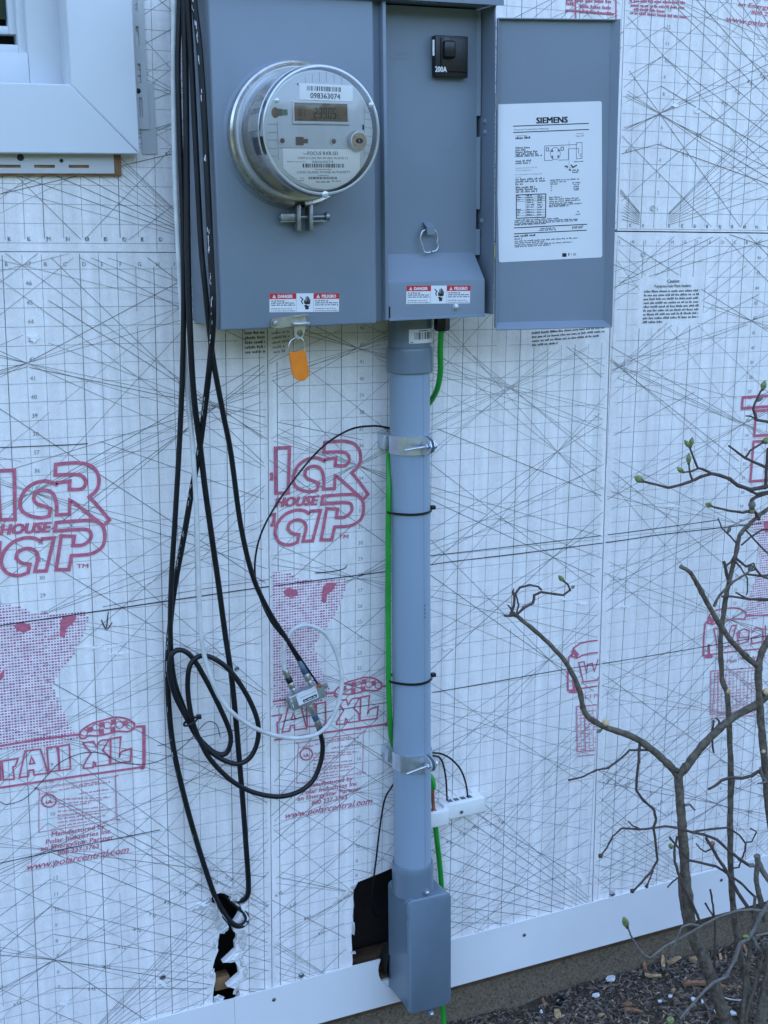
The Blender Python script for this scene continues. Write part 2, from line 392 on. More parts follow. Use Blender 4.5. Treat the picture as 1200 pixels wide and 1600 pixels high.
def ink_seg(mb, k, p, q, w, h, m, step=.8, skip=0.0, knock=()):
    c = clipseg(Vector(p), Vector(q), VIS)
    if not c: return
    p, q = c; L = (q - p).length; n = max(1, int(math.ceil(L / step))); d = (q - p) / n; run = None
    dd = d.normalized(); nn = Vector((-dd.y, dd.x)) * w / 2
    def flush(a, b): mb.add([WF.P(*(a + nn), h), WF.P(*(a - nn), h), WF.P(*(b - nn), h), WF.P(*(b + nn), h)], [(0, 1, 2, 3)], m)
    for i in range(n):
        a, b = p + d * i, p + d * (i + 1); ok = panel_at(k, *a) and panel_at(k, *b) and random.random() >= skip
        if ok and knock:
            mid = (a + b) / 2
            ok = not any(r[0] < mid.x < r[1] and r[2] < mid.y < r[3] for r in knock)
        if ok: run = run or a
        if not ok and run is not None: flush(run, a); run = None
    if run is not None: flush(run, p + d * n)
def grect(x0, y0, x1, y1):
    a = [xz(x, y) for x in (x0, x1) for y in (y0, y1)]
    return (min(v.x for v in a), max(v.x for v in a), min(v.y for v in a), max(v.y for v in a))
CAUT = {'C': [grect(998, 432, 1098, 505)], 'B': [grect(826, 512, 950, 541), grect(425, 515, 455, 555)], 'A': [grect(381, 512, 418, 555)]}
FANS = [(10.4, 39.3, (3, 5, 8), 12), (0, 47.2, (3, 9), 21), (15, 33, (5,), 12)]
def fan_lines():
    L = []
    for ax in (-21, 0, 21):
        for k in range(3, 13):
            for sg in (-1, 1):
                s = k / 12 * (.88 if ax == 0 and k == 12 else 1); a = 1.1 if ax == 0 else 0
                L.append((ax + sg * a, a * s, ax + sg * 21, 21 * s, k))
    for k, dv, of in ((4, 7, 0), (6, 7, 0), (9, 7, 3.5), (3, 14, 0), (12, 14, 7), (5, 14, 7)):     # the long pitch lines, all through the nodes on the numbered column
        for j in range(-6, 4):
            v_ = 42.1 + of + dv * j
            for sg in (1, -1):
                if (sg < 0 and abs(v_ - 1.75 * k) < 1.4) or (sg > 0 and abs(v_) < 1.4): continue
                for sd in (1, -1):
                    e = 21; z1 = v_ + sg * e * k / 12
                    t0, t1 = 0, 1
                    lo, hi = .2, 47.6
                    if z1 == v_: continue
                    ta, tb = sorted(((lo - v_) / (z1 - v_), (hi - v_) / (z1 - v_))); t0, t1 = max(0, ta), min(1, tb)
                    if t1 - t0 > .05: L.append((sd * e * t0, v_ + (z1 - v_) * t0, sd * e * t1, v_ + (z1 - v_) * t1, 0))
    for (fx, fz, ks, ln) in FANS:
        for mx in ((1, -1) if fx else (1,)):
            for k in ks:
                for sg in (1, -1):
                    e = ln * random.uniform(.8, 1.05) / math.sqrt(1 + (k / 12) ** 2); e2 = ln * random.uniform(.8, 1.05) / math.sqrt(1 + (k / 12) ** 2)
                    L.append((fx * mx - e, fz - sg * e * k / 12, fx * mx + e2, fz + sg * e2 * k / 12, 0))
    return L
for k, p in PANELS.items():
    mb = MB(); u0, v0 = p['org']; kn = CAUT.get(k, [])
    fu, fv = u0 - math.floor(u0), v0 - math.floor(v0)
    for i in range(-16, 78):
        u = i + fu
        dark = (i - int(u0)) % 4 == 3
        w = .042 if dark else random.uniform(.024, .034)
        ink_seg(mb, k, G(u, -4), G(u, 80), w, H1, 'ink' if dark or random.random() < .25 else 'ink_faint', skip=.003, knock=kn)
    for j in range(-2, 78):
        v = j + fv; ink_seg(mb, k, G(-16, v), G(78, v), random.uniform(.022, .03), H1 + .002, 'ink_faint', skip=.004, knock=kn)
    for t in range(-2, 3):
        uu = u0 + 42 * t
        for (a, b, c, d, kk) in fan_lines():
            if uu + max(a, c) < VIS[0] - 2 or uu + min(a, c) > VIS[1] + 2: continue
            ink_seg(mb, k, G(uu + a, v0 + b), G(uu + c, v0 + d), random.uniform(.022, .038), hstep(H2), 'ink' if random.random() < .5 else 'ink_faint', step=.7, skip=.0015, knock=kn)
        for lu in (uu, uu + 21) if k in 'DE' else (uu,):
            for r in range(1, 48):
                q = G(lu + .13, v0 + r + .17)
                if VIS[0] < q.x < VIS[1] and VIS[2] < q.y < VIS[3] and panel_at(k, q.x, q.y) and panel_at(k, q.x + .5, q.y + .3) and not (r in (31, 32, 33, 34, 35) and k == 'Z'):
                    mb.ftext(WF, str(r), q.x, q.y, .33, H3, 'ink_faint', bold=.006, rot=-GA)
            for li in range(1, 20):
                for sg in (1, -1):
                    for rr in (47.16, .12):
                        q = G(lu + sg * li + .1, v0 + rr)
                        if VIS[0] < q.x < VIS[1] and VIS[2] < q.y < VIS[3] and panel_at(k, q.x, q.y) and panel_at(k, q.x + .3, q.y + .3):
                            mb.ftext(WF, 'ABCDEFGHIJKLMNOPQRST'[li], q.x, q.y, .3, H3, 'ink', rot=-GA)
            for kk in range(3, 13):
                for sg in (1, -1):
                    du = 3.1 + (kk - 4) * .95; dv = (21 - du) * kk / 12; q = G(lu + sg * du - .28, v0 + dv - .08)
                    if VIS[0] < q.x < VIS[1] and VIS[2] < q.y < VIS[3] and panel_at(k, q.x, q.y) and panel_at(k, q.x + .6, q.y):
                        mb.ftext(WF, '%d 12' % kk, q.x, q.y, .27, H3, 'ink', bold=.01, rot=-sg * math.atan(kk / 12) * .8 - GA)
    mb.build('printed_grid', PO[k], base=PO[k]['_b'])

# ---- red print, traced once and repeated where the board repeats it (strokes in grid inches relative to the left board)
OFF_B = Vector((15.70, .33))
def glist(pts): return [GI(*xz(*p)) for p in pts]
RED = []                          # (points, width, closed, material)
def smooth(P, cl):                # round the gentle bends, keep the corners
    n = len(P); cor = []
    for i in range(n):
        if not cl and i in (0, n - 1): cor.append(i); continue
        d1 = P[i] - P[i - 1]; d2 = P[(i + 1) % n] - P[i]
        if d1.angle(d2, 0) > math.radians(58): cor.append(i)
    if not cor: cor = [0]
    o = []; idx = list(range(n)) + ([cor[0] + n] if cl else [])
    seq = cor + ([cor[0] + n] if cl else [])
    for a, b in zip(seq, seq[1:]):
        run = [P[i % n].to_3d() for i in range(a, b + 1)]
        o += [v.to_2d() for v in (spline(run, 4)[:-1] if len(run) > 2 else run[:1])]
    if not cl: o.append(P[-1])
    return o
def red(pts, w, closed=False, off=Vector((0, 0)), m='ink_red'): RED.append((smooth([q - off for q in glist(pts)], closed), w, closed, m))
Z5 = lambda pts: zp(380, 640, 5, pts)
for pts, cl in [([(250, 300), (360, 295), (350, 650), (252, 652)], 1),
    ([(635, 402), (595, 382), (550, 375), (490, 390), (430, 435), (395, 500), (388, 555), (405, 595), (450, 625), (520, 640), (575, 628), (588, 575), (545, 556), (500, 538), (480, 505), (492, 465), (535, 442), (585, 448), (615, 482), (628, 550), (625, 620), (710, 616), (716, 515), (760, 545), (880, 655), (932, 702), (972, 660), (905, 565), (845, 492), (890, 452), (912, 400), (910, 330), (870, 270), (800, 247), (720, 247), (634, 256), (628, 332), (770, 330), (815, 352), (826, 395), (795, 435), (716, 436), (722, 376), (636, 388)], 0),
    ([(620, 676), (700, 668), (850, 662), (915, 690), (938, 755), (925, 840), (880, 885), (820, 908), (712, 915), (690, 1016), (606, 1016), (650, 772), (736, 776), (724, 842), (790, 838), (838, 800), (846, 755), (815, 726), (700, 730), (610, 736)], 1),
    ([(515, 812), (470, 787), (400, 786), (320, 822), (262, 895), (248, 975), (285, 1038), (355, 1056), (420, 1036), (434, 975), (380, 965), (346, 930), (362, 885), (418, 860), (468, 874), (490, 920), (466, 1026), (540, 1024), (602, 786), (520, 792)], 0),
    ([(214, 822), (243, 818), (236, 900), (218, 902)], 0), ([(204, 465), (222, 520), (208, 590)], 0)]:
    red(Z5(pts), .2, cl, OFF_B)
Z8 = lambda pts: zp(0, 1080, 5, pts)
for pts, cl, w in [([(-40, 757), (560, 668), (1100, 592)], 0, .13), ([(1095, 592), (1122, 570), (1122, 270)], 0, .2), ([(1122, 272), (1062, 274)], 0, .14), ([(-40, 432), (320, 372), (615, 335)], 0, .13),
    ([(620, 340), (628, 366), (660, 366), (690, 346), (760, 346), (840, 331), (920, 311), (1000, 313), (1045, 292), (1050, 250), (990, 214), (900, 201), (800, 226), (720, 250), (640, 300)], 1, .11),
    ([(650, 400), (730, 390), (750, 435), (785, 385), (850, 375), (800, 460), (850, 510), (856, 570), (742, 585), (745, 562), (730, 550), (725, 595), (650, 600), (656, 570), (710, 480), (652, 412)], 1, .1),
    ([(862, 370), (942, 355), (930, 512), (950, 470), (1025, 445), (1018, 546), (862, 566)], 1, .11),
    ([(150, 672), (195, 465), (315, 450), (375, 640), (350, 640), (265, 652), (260, 612), (225, 616), (220, 662)], 1, .1), ([(230, 566), (245, 510), (270, 560)], 1, .1),
    ([(365, 440), (440, 430), (455, 500), (460, 616), (380, 626)], 1, .1), ([(455, 430), (540, 415), (550, 606), (466, 618)], 1, .1),
    ([(15, 545), (140, 525), (120, 580), (100, 590), (110, 685), (25, 690)], 1, .1), ([(-40, 560), (0, 548), (5, 692), (-40, 698)], 1, .1)]:
    red(Z8(pts), w, cl)
for cx, cy in ((655, 322), (750, 282), (838, 266), (932, 262), (1018, 268)):
    red(Z8([(cx + 30 * math.cos(t * PI / 4), cy + 26 * math.sin(t * PI / 4)) for t in range(8)]), .06, True)
for cx, cy in ((700, 300), (795, 262), (885, 240), (975, 250), (790, 318), (880, 300)):
    red(Z8([(cx - 6, cy), (cx + 8, cy - 3)]), .32)
Z3 = lambda pts: zp(0, 1000, 4, pts)
red(Z3([(255, 1198), (243, 1180), (245, 945), (258, 928), (700, 856), (718, 866), (724, 1105), (712, 1122)]), .05, True, m='ink_pink')
red(Z3([(305 + 45 * math.cos(t * PI / 8), 1003 + 39 * math.sin(t * PI / 8)) for t in range(16)]), .09, True)
PHOTO_TXT = [('UL', (285, 1022), (330, 1015), 26, 0), ('CLASSIFIED', (246, 965), (356, 950), 15, 0), ('Manufactured by', (318, 1228), (655, 1172), 42, .1), ('Polar Industries Inc', (282, 1276), (690, 1205), 42, .1),
             ('an EnergyStar Partner', (252, 1318), (712, 1240), 42, .1), ('800 237-3763', (358, 1345), (618, 1298), 42, .1), ('www.polarcentral.com', (160, 1440), (805, 1325), 62, .35)]
HBOLD = {'HOUSE': .05, 'TM': .02, 'UL': .05, 'Manufactured by': .012, 'Polar Industries Inc': .012, 'an EnergyStar Partner': .012, '800 237-3763': .012}
TXTS = [(t, glist(Z3([a]))[0], glist(Z3([b]))[0], s / 4 / 25.5, sh) for t, a, b, s, sh in PHOTO_TXT]
TXTS.append(('TM', *[g - OFF_B for g in glist(Z5([(742, 1005), (818, 1005)]))], .34, 0))
TXTS.append(('HOUSE', *[g - OFF_B for g in glist(Z5([(240, 762), (585, 742)]))], .80, .25))
UL_LINES = [(a, b) for a, b in [((370, 940), (690, 890)), ((455, 915), (620, 888)), ((490, 965), (680, 935)), ((360, 1000), (690, 985)), ((360, 1028), (640, 1000)), ((362, 1050), (560, 1020)), ((360, 1075), (650, 1045)), ((360, 1100), (680, 1062)), ((362, 1122), (640, 1082)), ((360, 1145), (660, 1100)), ((362, 1168), (560, 1135))]]
# halftone picture: outline and two solid spots, in the middle board's pixels
HT = [q - OFF_B for q in glist([(380, 897), (422, 892), (450, 895), (470, 906), (500, 906), (538, 903), (541, 915), (535, 935), (520, 965), (505, 985), (490, 1010), (500, 1040), (510, 1070), (524, 1090), (450, 1103), (300, 1110), (300, 960)])]
SPOT = [[q - OFF_B for q in glist(s)] for s in ([(442, 924), (450, 918), (464, 922), (465, 930), (455, 934), (446, 931)], [(504, 916), (512, 910), (526, 911), (520, 922), (511, 929), (509, 942), (502, 940)], [(385, 950), (412, 955), (420, 972), (415, 1000), (428, 985), (426, 998), (412, 1012), (385, 1015)])]
def stroke(mb, k, pts, w, cl, m, off, h):     # one mitred ribbon per stroke
    P = [G(*(p + off)) for p in pts]; h = hstep(h); n = len(P)
    P = [p for i, p in enumerate(P) if i == 0 or (p - P[i - 1]).length > 1e-4]; n = len(P)
    if n < 2: return
    L, R_ = [], []
    for i in range(n):
        a = P[i - 1] if (i > 0 or cl) else None; c = P[(i + 1) % n] if (i < n - 1 or cl) else None
        d1 = (P[i] - a).normalized() if a is not None else (c - P[i]).normalized(); d2 = (c - P[i]).normalized() if c is not None else d1
        n1, n2 = Vector((-d1.y, d1.x)), Vector((-d2.y, d2.x)); mt = n1 + n2
        mt = mt.normalized() if mt.length > .1 else n1; s = min(1.7, 1 / max(.3, mt.dot(n1))) * w / 2
        e = Vector((0, 0))
        if a is None: e = -d2 * w * .3
        if c is None: e = d1 * w * .3
        L.append(P[i] + mt * s + e); R_.append(P[i] - mt * s + e)
    for i in range(n if cl else n - 1):
        j = (i + 1) % n; st = max(1, int((P[j] - P[i]).length / .2))
        for t in range(st):
            q4 = [L[i].lerp(L[j], t / st), R_[i].lerp(R_[j], t / st), R_[i].lerp(R_[j], (t + 1) / st), L[i].lerp(L[j], (t + 1) / st)]
            c_ = sum(q4, Vector((0, 0))) / 4
            if VIS[0] < c_.x < VIS[1] and VIS[2] < c_.y < VIS[3] and all(panel_at(k, *z) for z in q4): mb.add([WF.P(*z, h) for z in q4], [(0, 1, 2, 3)], m)
def put_text(mb, k, t, a, b, size, sh, off, m='ink_red', bold=.006):
    bold = HBOLD.get(t, bold)
    A, B = G(*(a + off)), G(*(b + off)); d = B - A
    mb2 = MB(); mb2.ftext(WF, t, A.x, A.y, size, hstep(H4), m, shear=sh, bold=bold, width=d.length, rot=math.atan2(d.y, d.x))
    keep = [f for f in mb2.f if all(panel_at(k, mb2.v[i].x, mb2.v[i].z) and VIS[0] < mb2.v[i].x for i in f)]
    mb.add(mb2.v, keep, m)
def halftone(mb, k, off, poly=None, spots=None, sp=.168):
    poly = poly or HT; spots = SPOT if spots is None else spots
    P = [p + off for p in poly]; xs = [p.x for p in P]; ys = [p.y for p in P]
    i0, i1 = int(min(xs) / sp), int(max(xs) / sp) + 1; j0, j1 = int(min(ys) / sp), int(max(ys) / sp) + 1
    for i in range(i0, i1):
        for j in range(j0, j1):
            u, v = i * sp, j * sp
            if not inpoly(u, v, P): continue
            q = G(u, v)
            if not (VIS[0] < q.x < VIS[1] and panel_at(k, q.x, q.y) and panel_at(k, q.x - .1, q.y)): continue
            s = sp / 2; mb.fquad(WF, q.x - s, q.y - s, q.x + s, q.y + s, H3 - .002, 'wash')
            r = .056 * random.uniform(.7, 1.2); mb.fquad(WF, q.x - r, q.y - r * .75, q.x + r, q.y + r * .75, H3 + .002, 'ink_dot')
    for s_ in spots:
        Q = [tuple(G(*(p + off))) for p in s_]
        if all(panel_at(k, *q) for q in Q): mb.fpoly(WF, Q, H4 - .001, 'ink_red')
for k, offs in (('A', [Vector((0, 0)), Vector((-15.7, 0))]), ('B', [OFF_B])):
    mb = MB()
    for off in offs:
        halftone(mb, k, off)
        for pts, w, cl, m in RED: stroke(mb, k, pts, w, cl, m, off, H4)
        for t in TXTS: put_text(mb, k, *t, off)
        rnd = random.Random(3)
        for a, b in UL_LINES:
            A, B = [G(*(g + off)) for g in glist(Z3([a, b]))]
            d = B - A; f = Fr((A.x, 0, A.y), (d.x, 0, d.y), (-d.y, 0, d.x))
            if panel_at(k, *A) and panel_at(k, *B): mb.words(f, 0, d.length, 0, .11, H4, 'ink_pink', rnd)
    if k == 'B':
        RB = mb
    else: mb.build('printed_logo', PO[k], base=PO[k]['_b'])
# right hand print (start of the next repeat), traced on the far right board and shifted for the middle one
ZC = lambda pts: zp(1060, 900, 7.27, pts)
OFF_W = GI(*xz(886.8, 1079)) - GI(*xz(1098.5, 1024.5))
WRED = [([(280, 905), (285, 690), (300, 540), (330, 510)], .14, 0), ([(280, 902), (560, 862), (1018, 815), (1300, 785)], .11, 0), ([(330, 530), (350, 440), (420, 390), (500, 370), (600, 360), (690, 365), (755, 405), (770, 450), (740, 490), (680, 482), (600, 492), (520, 500), (440, 520), (385, 550)], .11, 1),
        ([(345, 470), (385, 520)], .3, 0), ([(400, 600), (440, 812), (590, 792), (655, 556), (600, 565), (560, 700), (540, 610), (490, 620), (480, 720), (455, 590)], .1, 1), ([(770, 450), (1018, 440), (1300, 425)], .11, 0),
        ([(800, 690), (690, 700), (680, 630), (740, 598), (802, 620), (790, 740), (680, 775), (660, 640)], .1, 0), ([(835, 640), (880, 580), (955, 610), (960, 740), (830, 765), (828, 700), (925, 670)], .1, 0), ([(340, 780), (345, 910)], .2, 0), ([(300, 915), (375, 915)], .22, 0),
        ([(985, 560), (985, 720), (1060, 740), (1075, 560)], .1, 0)]
for k, off, mb in (('C', Vector((0, 0)), MB()), ('B', OFF_W, RB)):
    for pts, w, cl in WRED: stroke(mb, k, glist(ZC(pts)), w, cl, 'ink_red', off, H4)
    a, b = glist(ZC([(445, 1000), (1000, 930)])); put_text(mb, k, 'CI Plus\u2122 RWALL', a, b, .42, 0, off, bold=.0)
    rnd = random.Random(5)
    for i in range(14):
        for j in range(15):
            if rnd.random() < .25: continue
            x, y = 360 + i * 42 + rnd.uniform(-8, 8), 1075 + j * 34 - i * 3
            g = glist(ZC([(x, y), (x + rnd.uniform(10, 40), y - rnd.uniform(2, 6))])); stroke(mb, k, g, rnd.choice((.05, .08)), 0, 'ink_pink', off, H4)
        stroke(mb, k, glist(ZC([(365 + i * 42, 1090), (360 + i * 42, 1570)])), .035 if i not in (0, 2) else .09, 0, 'ink_pink', off, H4)
    for y in (1080, 1570, 1620): stroke(mb, k, glist(ZC([(360, y), (640, y - 22), (960, y - 50)])), .08, 0, 'ink_pink', off, H4)
    if k == 'C':
        for pts in ([(1160, 621), (1290, 612)], [(1160, 621), (1159, 638), (1290, 628)], [(1181, 642), (1178, 681), (1290, 674)], [(1181, 642), (1290, 634)], [(1177, 690), (1172, 752), (1290, 744)], [(1177, 690), (1290, 683)]):
            stroke(mb, k, glist(pts), .2, 0, 'ink_red', Vector((0, 0)), H4)
        halftone(mb, k, Vector((0, 0)), glist([(1173, 802), (1260, 790), (1290, 860), (1290, 950), (1163, 968), (1172, 925), (1188, 890), (1184, 840), (1172, 820)]), [glist([(1192, 815), (1230, 806), (1235, 824), (1195, 832)])])
        f, w, h = wallfr(0).sub((1003, 503), (1093, 500), (1003, 436))
        mb.ftext(f, 'Caution', w / 2, h - .26, .3, H3, 'ink', 'c', bold=.02); mb.ftext(f, 'Polystyrene Foam Plastic Insulation', w / 2, h - .56, .28, H3, 'ink', 'c', bold=.01, width=2.9)
        for i in range(9): mb.words(f, .05, w * (.97 if i < 8 else .35), h - .86 - i * .245, .15, H3, 'ink')
        mb.build('printed_logo', PO['C'], base=PO['C']['_b'])
    else:
        for pts in ([(947, 660), (951.5, 660)], [(947.5, 660), (946, 677)], [(946, 677), (950, 677)]): stroke(mb, k, glist(pts), .13, 0, 'ink_red', Vector((0, 0)), H4)
        f, w, h = wallfr(0).sub((829, 540), (948, 530), (829, 517))
        for i in range(4): mb.words(f, .1, w * (.97 if i < 2 else .9 if i < 3 else .35), h - .2 - i * .25, .14, H3, 'ink')
        f, w, h = wallfr(0).sub((424, 552), (455, 548), (424, 517))
        for i in range(5): mb.words(f, .12, w * (1 if i < 3 else .7), h - .2 - i * .27, .14, H3, 'ink_faint')
        mb.build('printed_logo', PO['B'], base=PO['B']['_b'])
mb = MB(); f, w, h = wallfr(0).sub((383, 553), (415, 551), (383, 517))
for i in range(5): mb.words(f, 0, w, h - .2 - i * .27, .16, H3, 'ink')
mb.build('printed_notice', PO['A'], base=PO['A']['_b'])
mb = MB()                          # red print on the top right board
for t, a, b, s in (('www.polarcentral.com', (1133, 33), (1262, 52), .5), ('800 237-3763', (1172, 22), (1236, 30), .36), ('an EnergyStar Partner', (1152, 9), (1262, 23), .36), ('Polar Industries Inc', (1162, -3), (1262, 9), .36)):
    put_text(mb, 'D', t, *glist([a, b]), s, .2, Vector((0, 0)))
for i, (a, b) in enumerate([((983, 3), (1072, 6)), ((985, 10), (1070, 14)), ((990, 16), (1040, 20)), ((984, 22), (1075, 29))]):
    A, B = xz(*a), xz(*b); d = B - A; mb.words(Fr((A.x, 0, A.y), (d.x, 0, d.y), (-d.y, 0, d.x)), 0, d.length, 0, .17, H4, 'ink_red')
mb.build('printed_logo', PO['D'], base=PO['D']['_b'])
mb = MB()
for i, (a, b) in enumerate([((884, 2), (955, 5)), ((905, 12), (957, 15)), ((905, 20), (957, 24)), ((884, 8), (900, 9))]):
    A, B = xz(*a), xz(*b); d = B - A; mb.words(Fr((A.x, 0, A.y), (d.x, 0, d.y), (-d.y, 0, d.x)), 0, d.length, 0, .2, H4, 'ink_red')
for pts in ([(898, -8), (899, 28)], [(884, 16), (958, 22)], [(962, -8), (962, 30)]): stroke(mb, 'F', glist(pts), .1, 0, 'ink_red', Vector((0, 0)), H4)
mb.build('printed_logo', PO['F'], base=PO['F']['_b'])
# felt pen lines drawn across the boards
PEN = [([(-60, 986), (0, 977), (150, 955), (265, 938), (300, 933), (420, 916), (600, 893), (700, 878), (800, 866), (957, 846), (1040, 834), (1190, 817)], .06), ([(160, 948), (200, 940), (262, 929), (330, 918), (420, 905)], .03), ([(670, 868), (760, 858), (960, 834), (1122, 812)], .045),
       ([(675, 1082), (760, 1067), (890, 1044), (957, 1034), (1100, 1010), (1300, 975)], .05), ([(-60, 1360), (0, 1348), (120, 1322), (250, 1296)], .05), ([(440, 1127), (520, 1110), (605, 1097)], .05), ([(245, 1165), (320, 1150), (385, 1136)], .035),
       ([(-20, 1240), (0, 1252), (12, 1256), (40, 1246), (70, 1215), (95, 1190), (130, 1176), (160, 1177), (190, 1191), (230, 1193), (262, 1182), (290, 1162), (310, 1140), (325, 1127), (338, 1132), (344, 1152)], .045),
       ([(169, 955), (166, 981)], .06), ([(158, 968), (166, 983), (175, 972)], .06), ([(492, 895), (515, 893), (535, 889), (542, 883)], .06), ([(-60, 700), (0, 699), (100, 695), (137, 693)], .05)]
mb = {k: MB() for k in 'ABC'}
for pts, w in PEN:
    hp = hstep(.058, 30); Q = spline([Vector(xz(*p)).to_3d() for p in pts], 5)
    for i in range(len(Q) - 1):
        for k in 'ABC':
            ink_seg(mb[k], k, Q[i].to_2d(), Q[i + 1].to_2d(), w * random.uniform(.85, 1.1), hp, 'pen', step=.3)
for k in 'ABC': mb[k].build('pen_mark', PO[k], base=PO[k]['_b'])
# rubbed and creased places where the facing shows white
rs = random.Random(8)
for k, L in {'A': [(60, 522, 26, 20), (150, 1010, 70, 5), (190, 1022, 60, 4), (235, 1030, 40, 4), (100, 1560, 14, 18), (250, 1535, 18, 14)], 'B': [(905, 940, 22, 7), (880, 935, 14, 4), (905, 1372, 20, 16), (700, 1010, 18, 10), (830, 1290, 10, 5)], 'C': [(975, 945, 22, 6), (1040, 790, 46, 4), (1085, 775, 30, 3)], 'D': [(1052, 165, 12, 8), (1090, 172, 14, 8), (1062, 188, 8, 6)]}.items():
    mb = MB()
    for x, y, w, h in L:
        for _ in range(3):
            cx, cy = x + rs.uniform(-.4, .4) * w, y + rs.uniform(-.4, .4) * h; n = 9; a0 = rs.uniform(-.4, .1)
            P = []
            for i in range(n):
                t = 2 * PI * i / n; r_ = rs.uniform(.35, 1); dx, dy = math.cos(t) * w * .4 * r_, math.sin(t) * h * .35 * r_; P.append(tuple(xz(cx + dx * math.cos(a0) - dy * math.sin(a0), cy + dx * math.sin(a0) + dy * math.cos(a0))))
            if all(panel_at(k, *q) for q in P): mb.fpoly(WF, P, hstep(.085, 40, 5e-4), 'scuff')
    mb.build('scuff_mark', PO[k], base=PO[k]['_b'], kind='stuff')
# torn facing round the holes: crumpled flaps
FLAPS = {'A': [[(285, 1427), (300, 1415), (318, 1404), (331, 1398), (336, 1408), (325, 1418), (300, 1425)], [(325, 1418), (338, 1415), (345, 1432), (348, 1446), (338, 1458), (331, 1440)], [(340, 1450), (350, 1444), (358, 1444), (358, 1452), (350, 1460), (342, 1460)], [(342, 1392), (355, 1387), (372, 1383), (378, 1397), (362, 1402), (350, 1398)],
   [(372, 1450), (384, 1449), (387, 1475), (379, 1490), (370, 1476)], [(348, 1505), (362, 1494), (375, 1487), (373, 1499), (362, 1505)], [(355, 1540), (366, 1534), (376, 1529), (375, 1545), (369, 1556), (363, 1556), (366, 1546)], [(328, 1514), (336, 1511), (336, 1530), (327, 1528)], [(332, 1556), (341, 1552), (353, 1557), (345, 1566), (334, 1568)],
   [(377, 1515), (391, 1504), (386, 1525), (379, 1531)], [(362, 1400), (370, 1400), (372, 1408), (364, 1409)], [(336, 1462), (342, 1460), (341, 1478), (334, 1490), (331, 1476)], [(372, 1495), (380, 1492), (382, 1505), (376, 1512)]],
 'B': [[(515, 1415), (525, 1402), (536, 1393), (547, 1386), (553, 1391), (541, 1402), (528, 1409)], [(545, 1388), (553, 1379), (561, 1375), (553, 1391)], [(545, 1486), (555, 1485), (557, 1491), (548, 1491)], [(549, 1440), (554, 1438), (554, 1465), (550, 1462)]]}
for k, L in FLAPS.items():
    for fl in L:
        P = [xz(*p) for p in fl]; c = sum(P, Vector((0, 0))) / len(P); P = [c + (p_ - c) * .8 for p_ in P]; vs = []; fs = []; n = len(P)
        rim = []
        for i in range(n):
            a, b = P[i], P[(i + 1) % n]; rim += [a, (a + b) / 2 + Vector((random.uniform(-.05, .05), random.uniform(-.05, .05)))]
        n = len(rim)
        for ring, sc in ((0, 1), (1, .62), (2, .25)):
            for q in rim:
                w = c + (q - c) * sc; h = (.0 + random.random() * .08, .02 + random.random() * .09, .03 + random.random() * .1)[ring]; vs.append(WF.P(w.x, w.y, h))
        vs.append(WF.P(c.x, c.y, .12))
        for r in range(2):
            for i in range(n): j = (i + 1) % n; fs += [(r * n + i, r * n + j, (r + 1) * n + j), (r * n + i, (r + 1) * n + j, (r + 1) * n + i)]
        for i in range(n): fs.append((2 * n + i, 2 * n + (i + 1) % n, 3 * n))
        # back skin for thickness
        o = len(vs); vs += [v + Vector((0, .03, 0)) for v in vs[:o]]; fs += [tuple(i + o for i in f[::-1]) for f in fs]
        fs += [(i, (i + 1) % n, (i + 1) % n + o, i + o) for i in range(n)]
        MB().add(vs, fs, 'foil' if random.random() < .25 else 'torn_foam').build('torn_flap', PO[k], base=PO[k]['_b'], angle=12)
# nail caps in the boards
for k, L in {'A': [(370, 1045, .16), (254, 1527, .2)], 'B': [(895, 917, .13)], 'C': [(975, 915, .13), (1005, 397, .2)], 'D': [(1020, 325, .2)]}.items():
    for x, y, r in L:
        w = W(x, y); MB().lathe([(.001, .035), (r * .5, .03), (r * .8, .06), (r, .03), (r, -.02)], w, (0, -1, 0), 'vinyl_grey' if k in 'CD' else 'zinc_dark', 14).build('nail_cap', PO[k], base=PO[k]['_b'])
# body of the house behind the boards (this is what keeps the wall in shade) and what shows through the holes
MB().box(-190, 260, 3.2, 9, -30, 235, 'sheath').build('sheathing', wall)
MB().box(-190, -75.1, 0, 3.2, -2, 235, 'siding').box(112.1, 260, 0, 3.2, -2, 235, 'siding').box(-75.1, 112.1, 0, 3.2, 118.1, 235, 'siding').build('upper_siding', wall)
c0 = W(346, 1534, .8); MB().rbox(c0.x - .5, c0.x + .5, .6, 1.4, c0.z - .45, c0.z + .45, 'wood', .05).build('framing_scrap', wall)
c0 = W(600, 1478, 1.2); MB().rbox(c0.x - 2.4, c0.x + 1.2, 1.2, 2.4, c0.z - 2.2, c0.z - .5, 'wood_dark', .05).build('framing_scrap', wall)
# foundation and sill line
MB().box(-190, 260, .7, 9, -40, -1.0, 'concrete').build('foundation', wall, label='rough grey-brown concrete foundation below the white trim')
MB().box(-75, 112, .25, .69, -1.75, .75, 'wood_dark').build('sill_edge', wall, label='dark brown sill edge under the white trim')
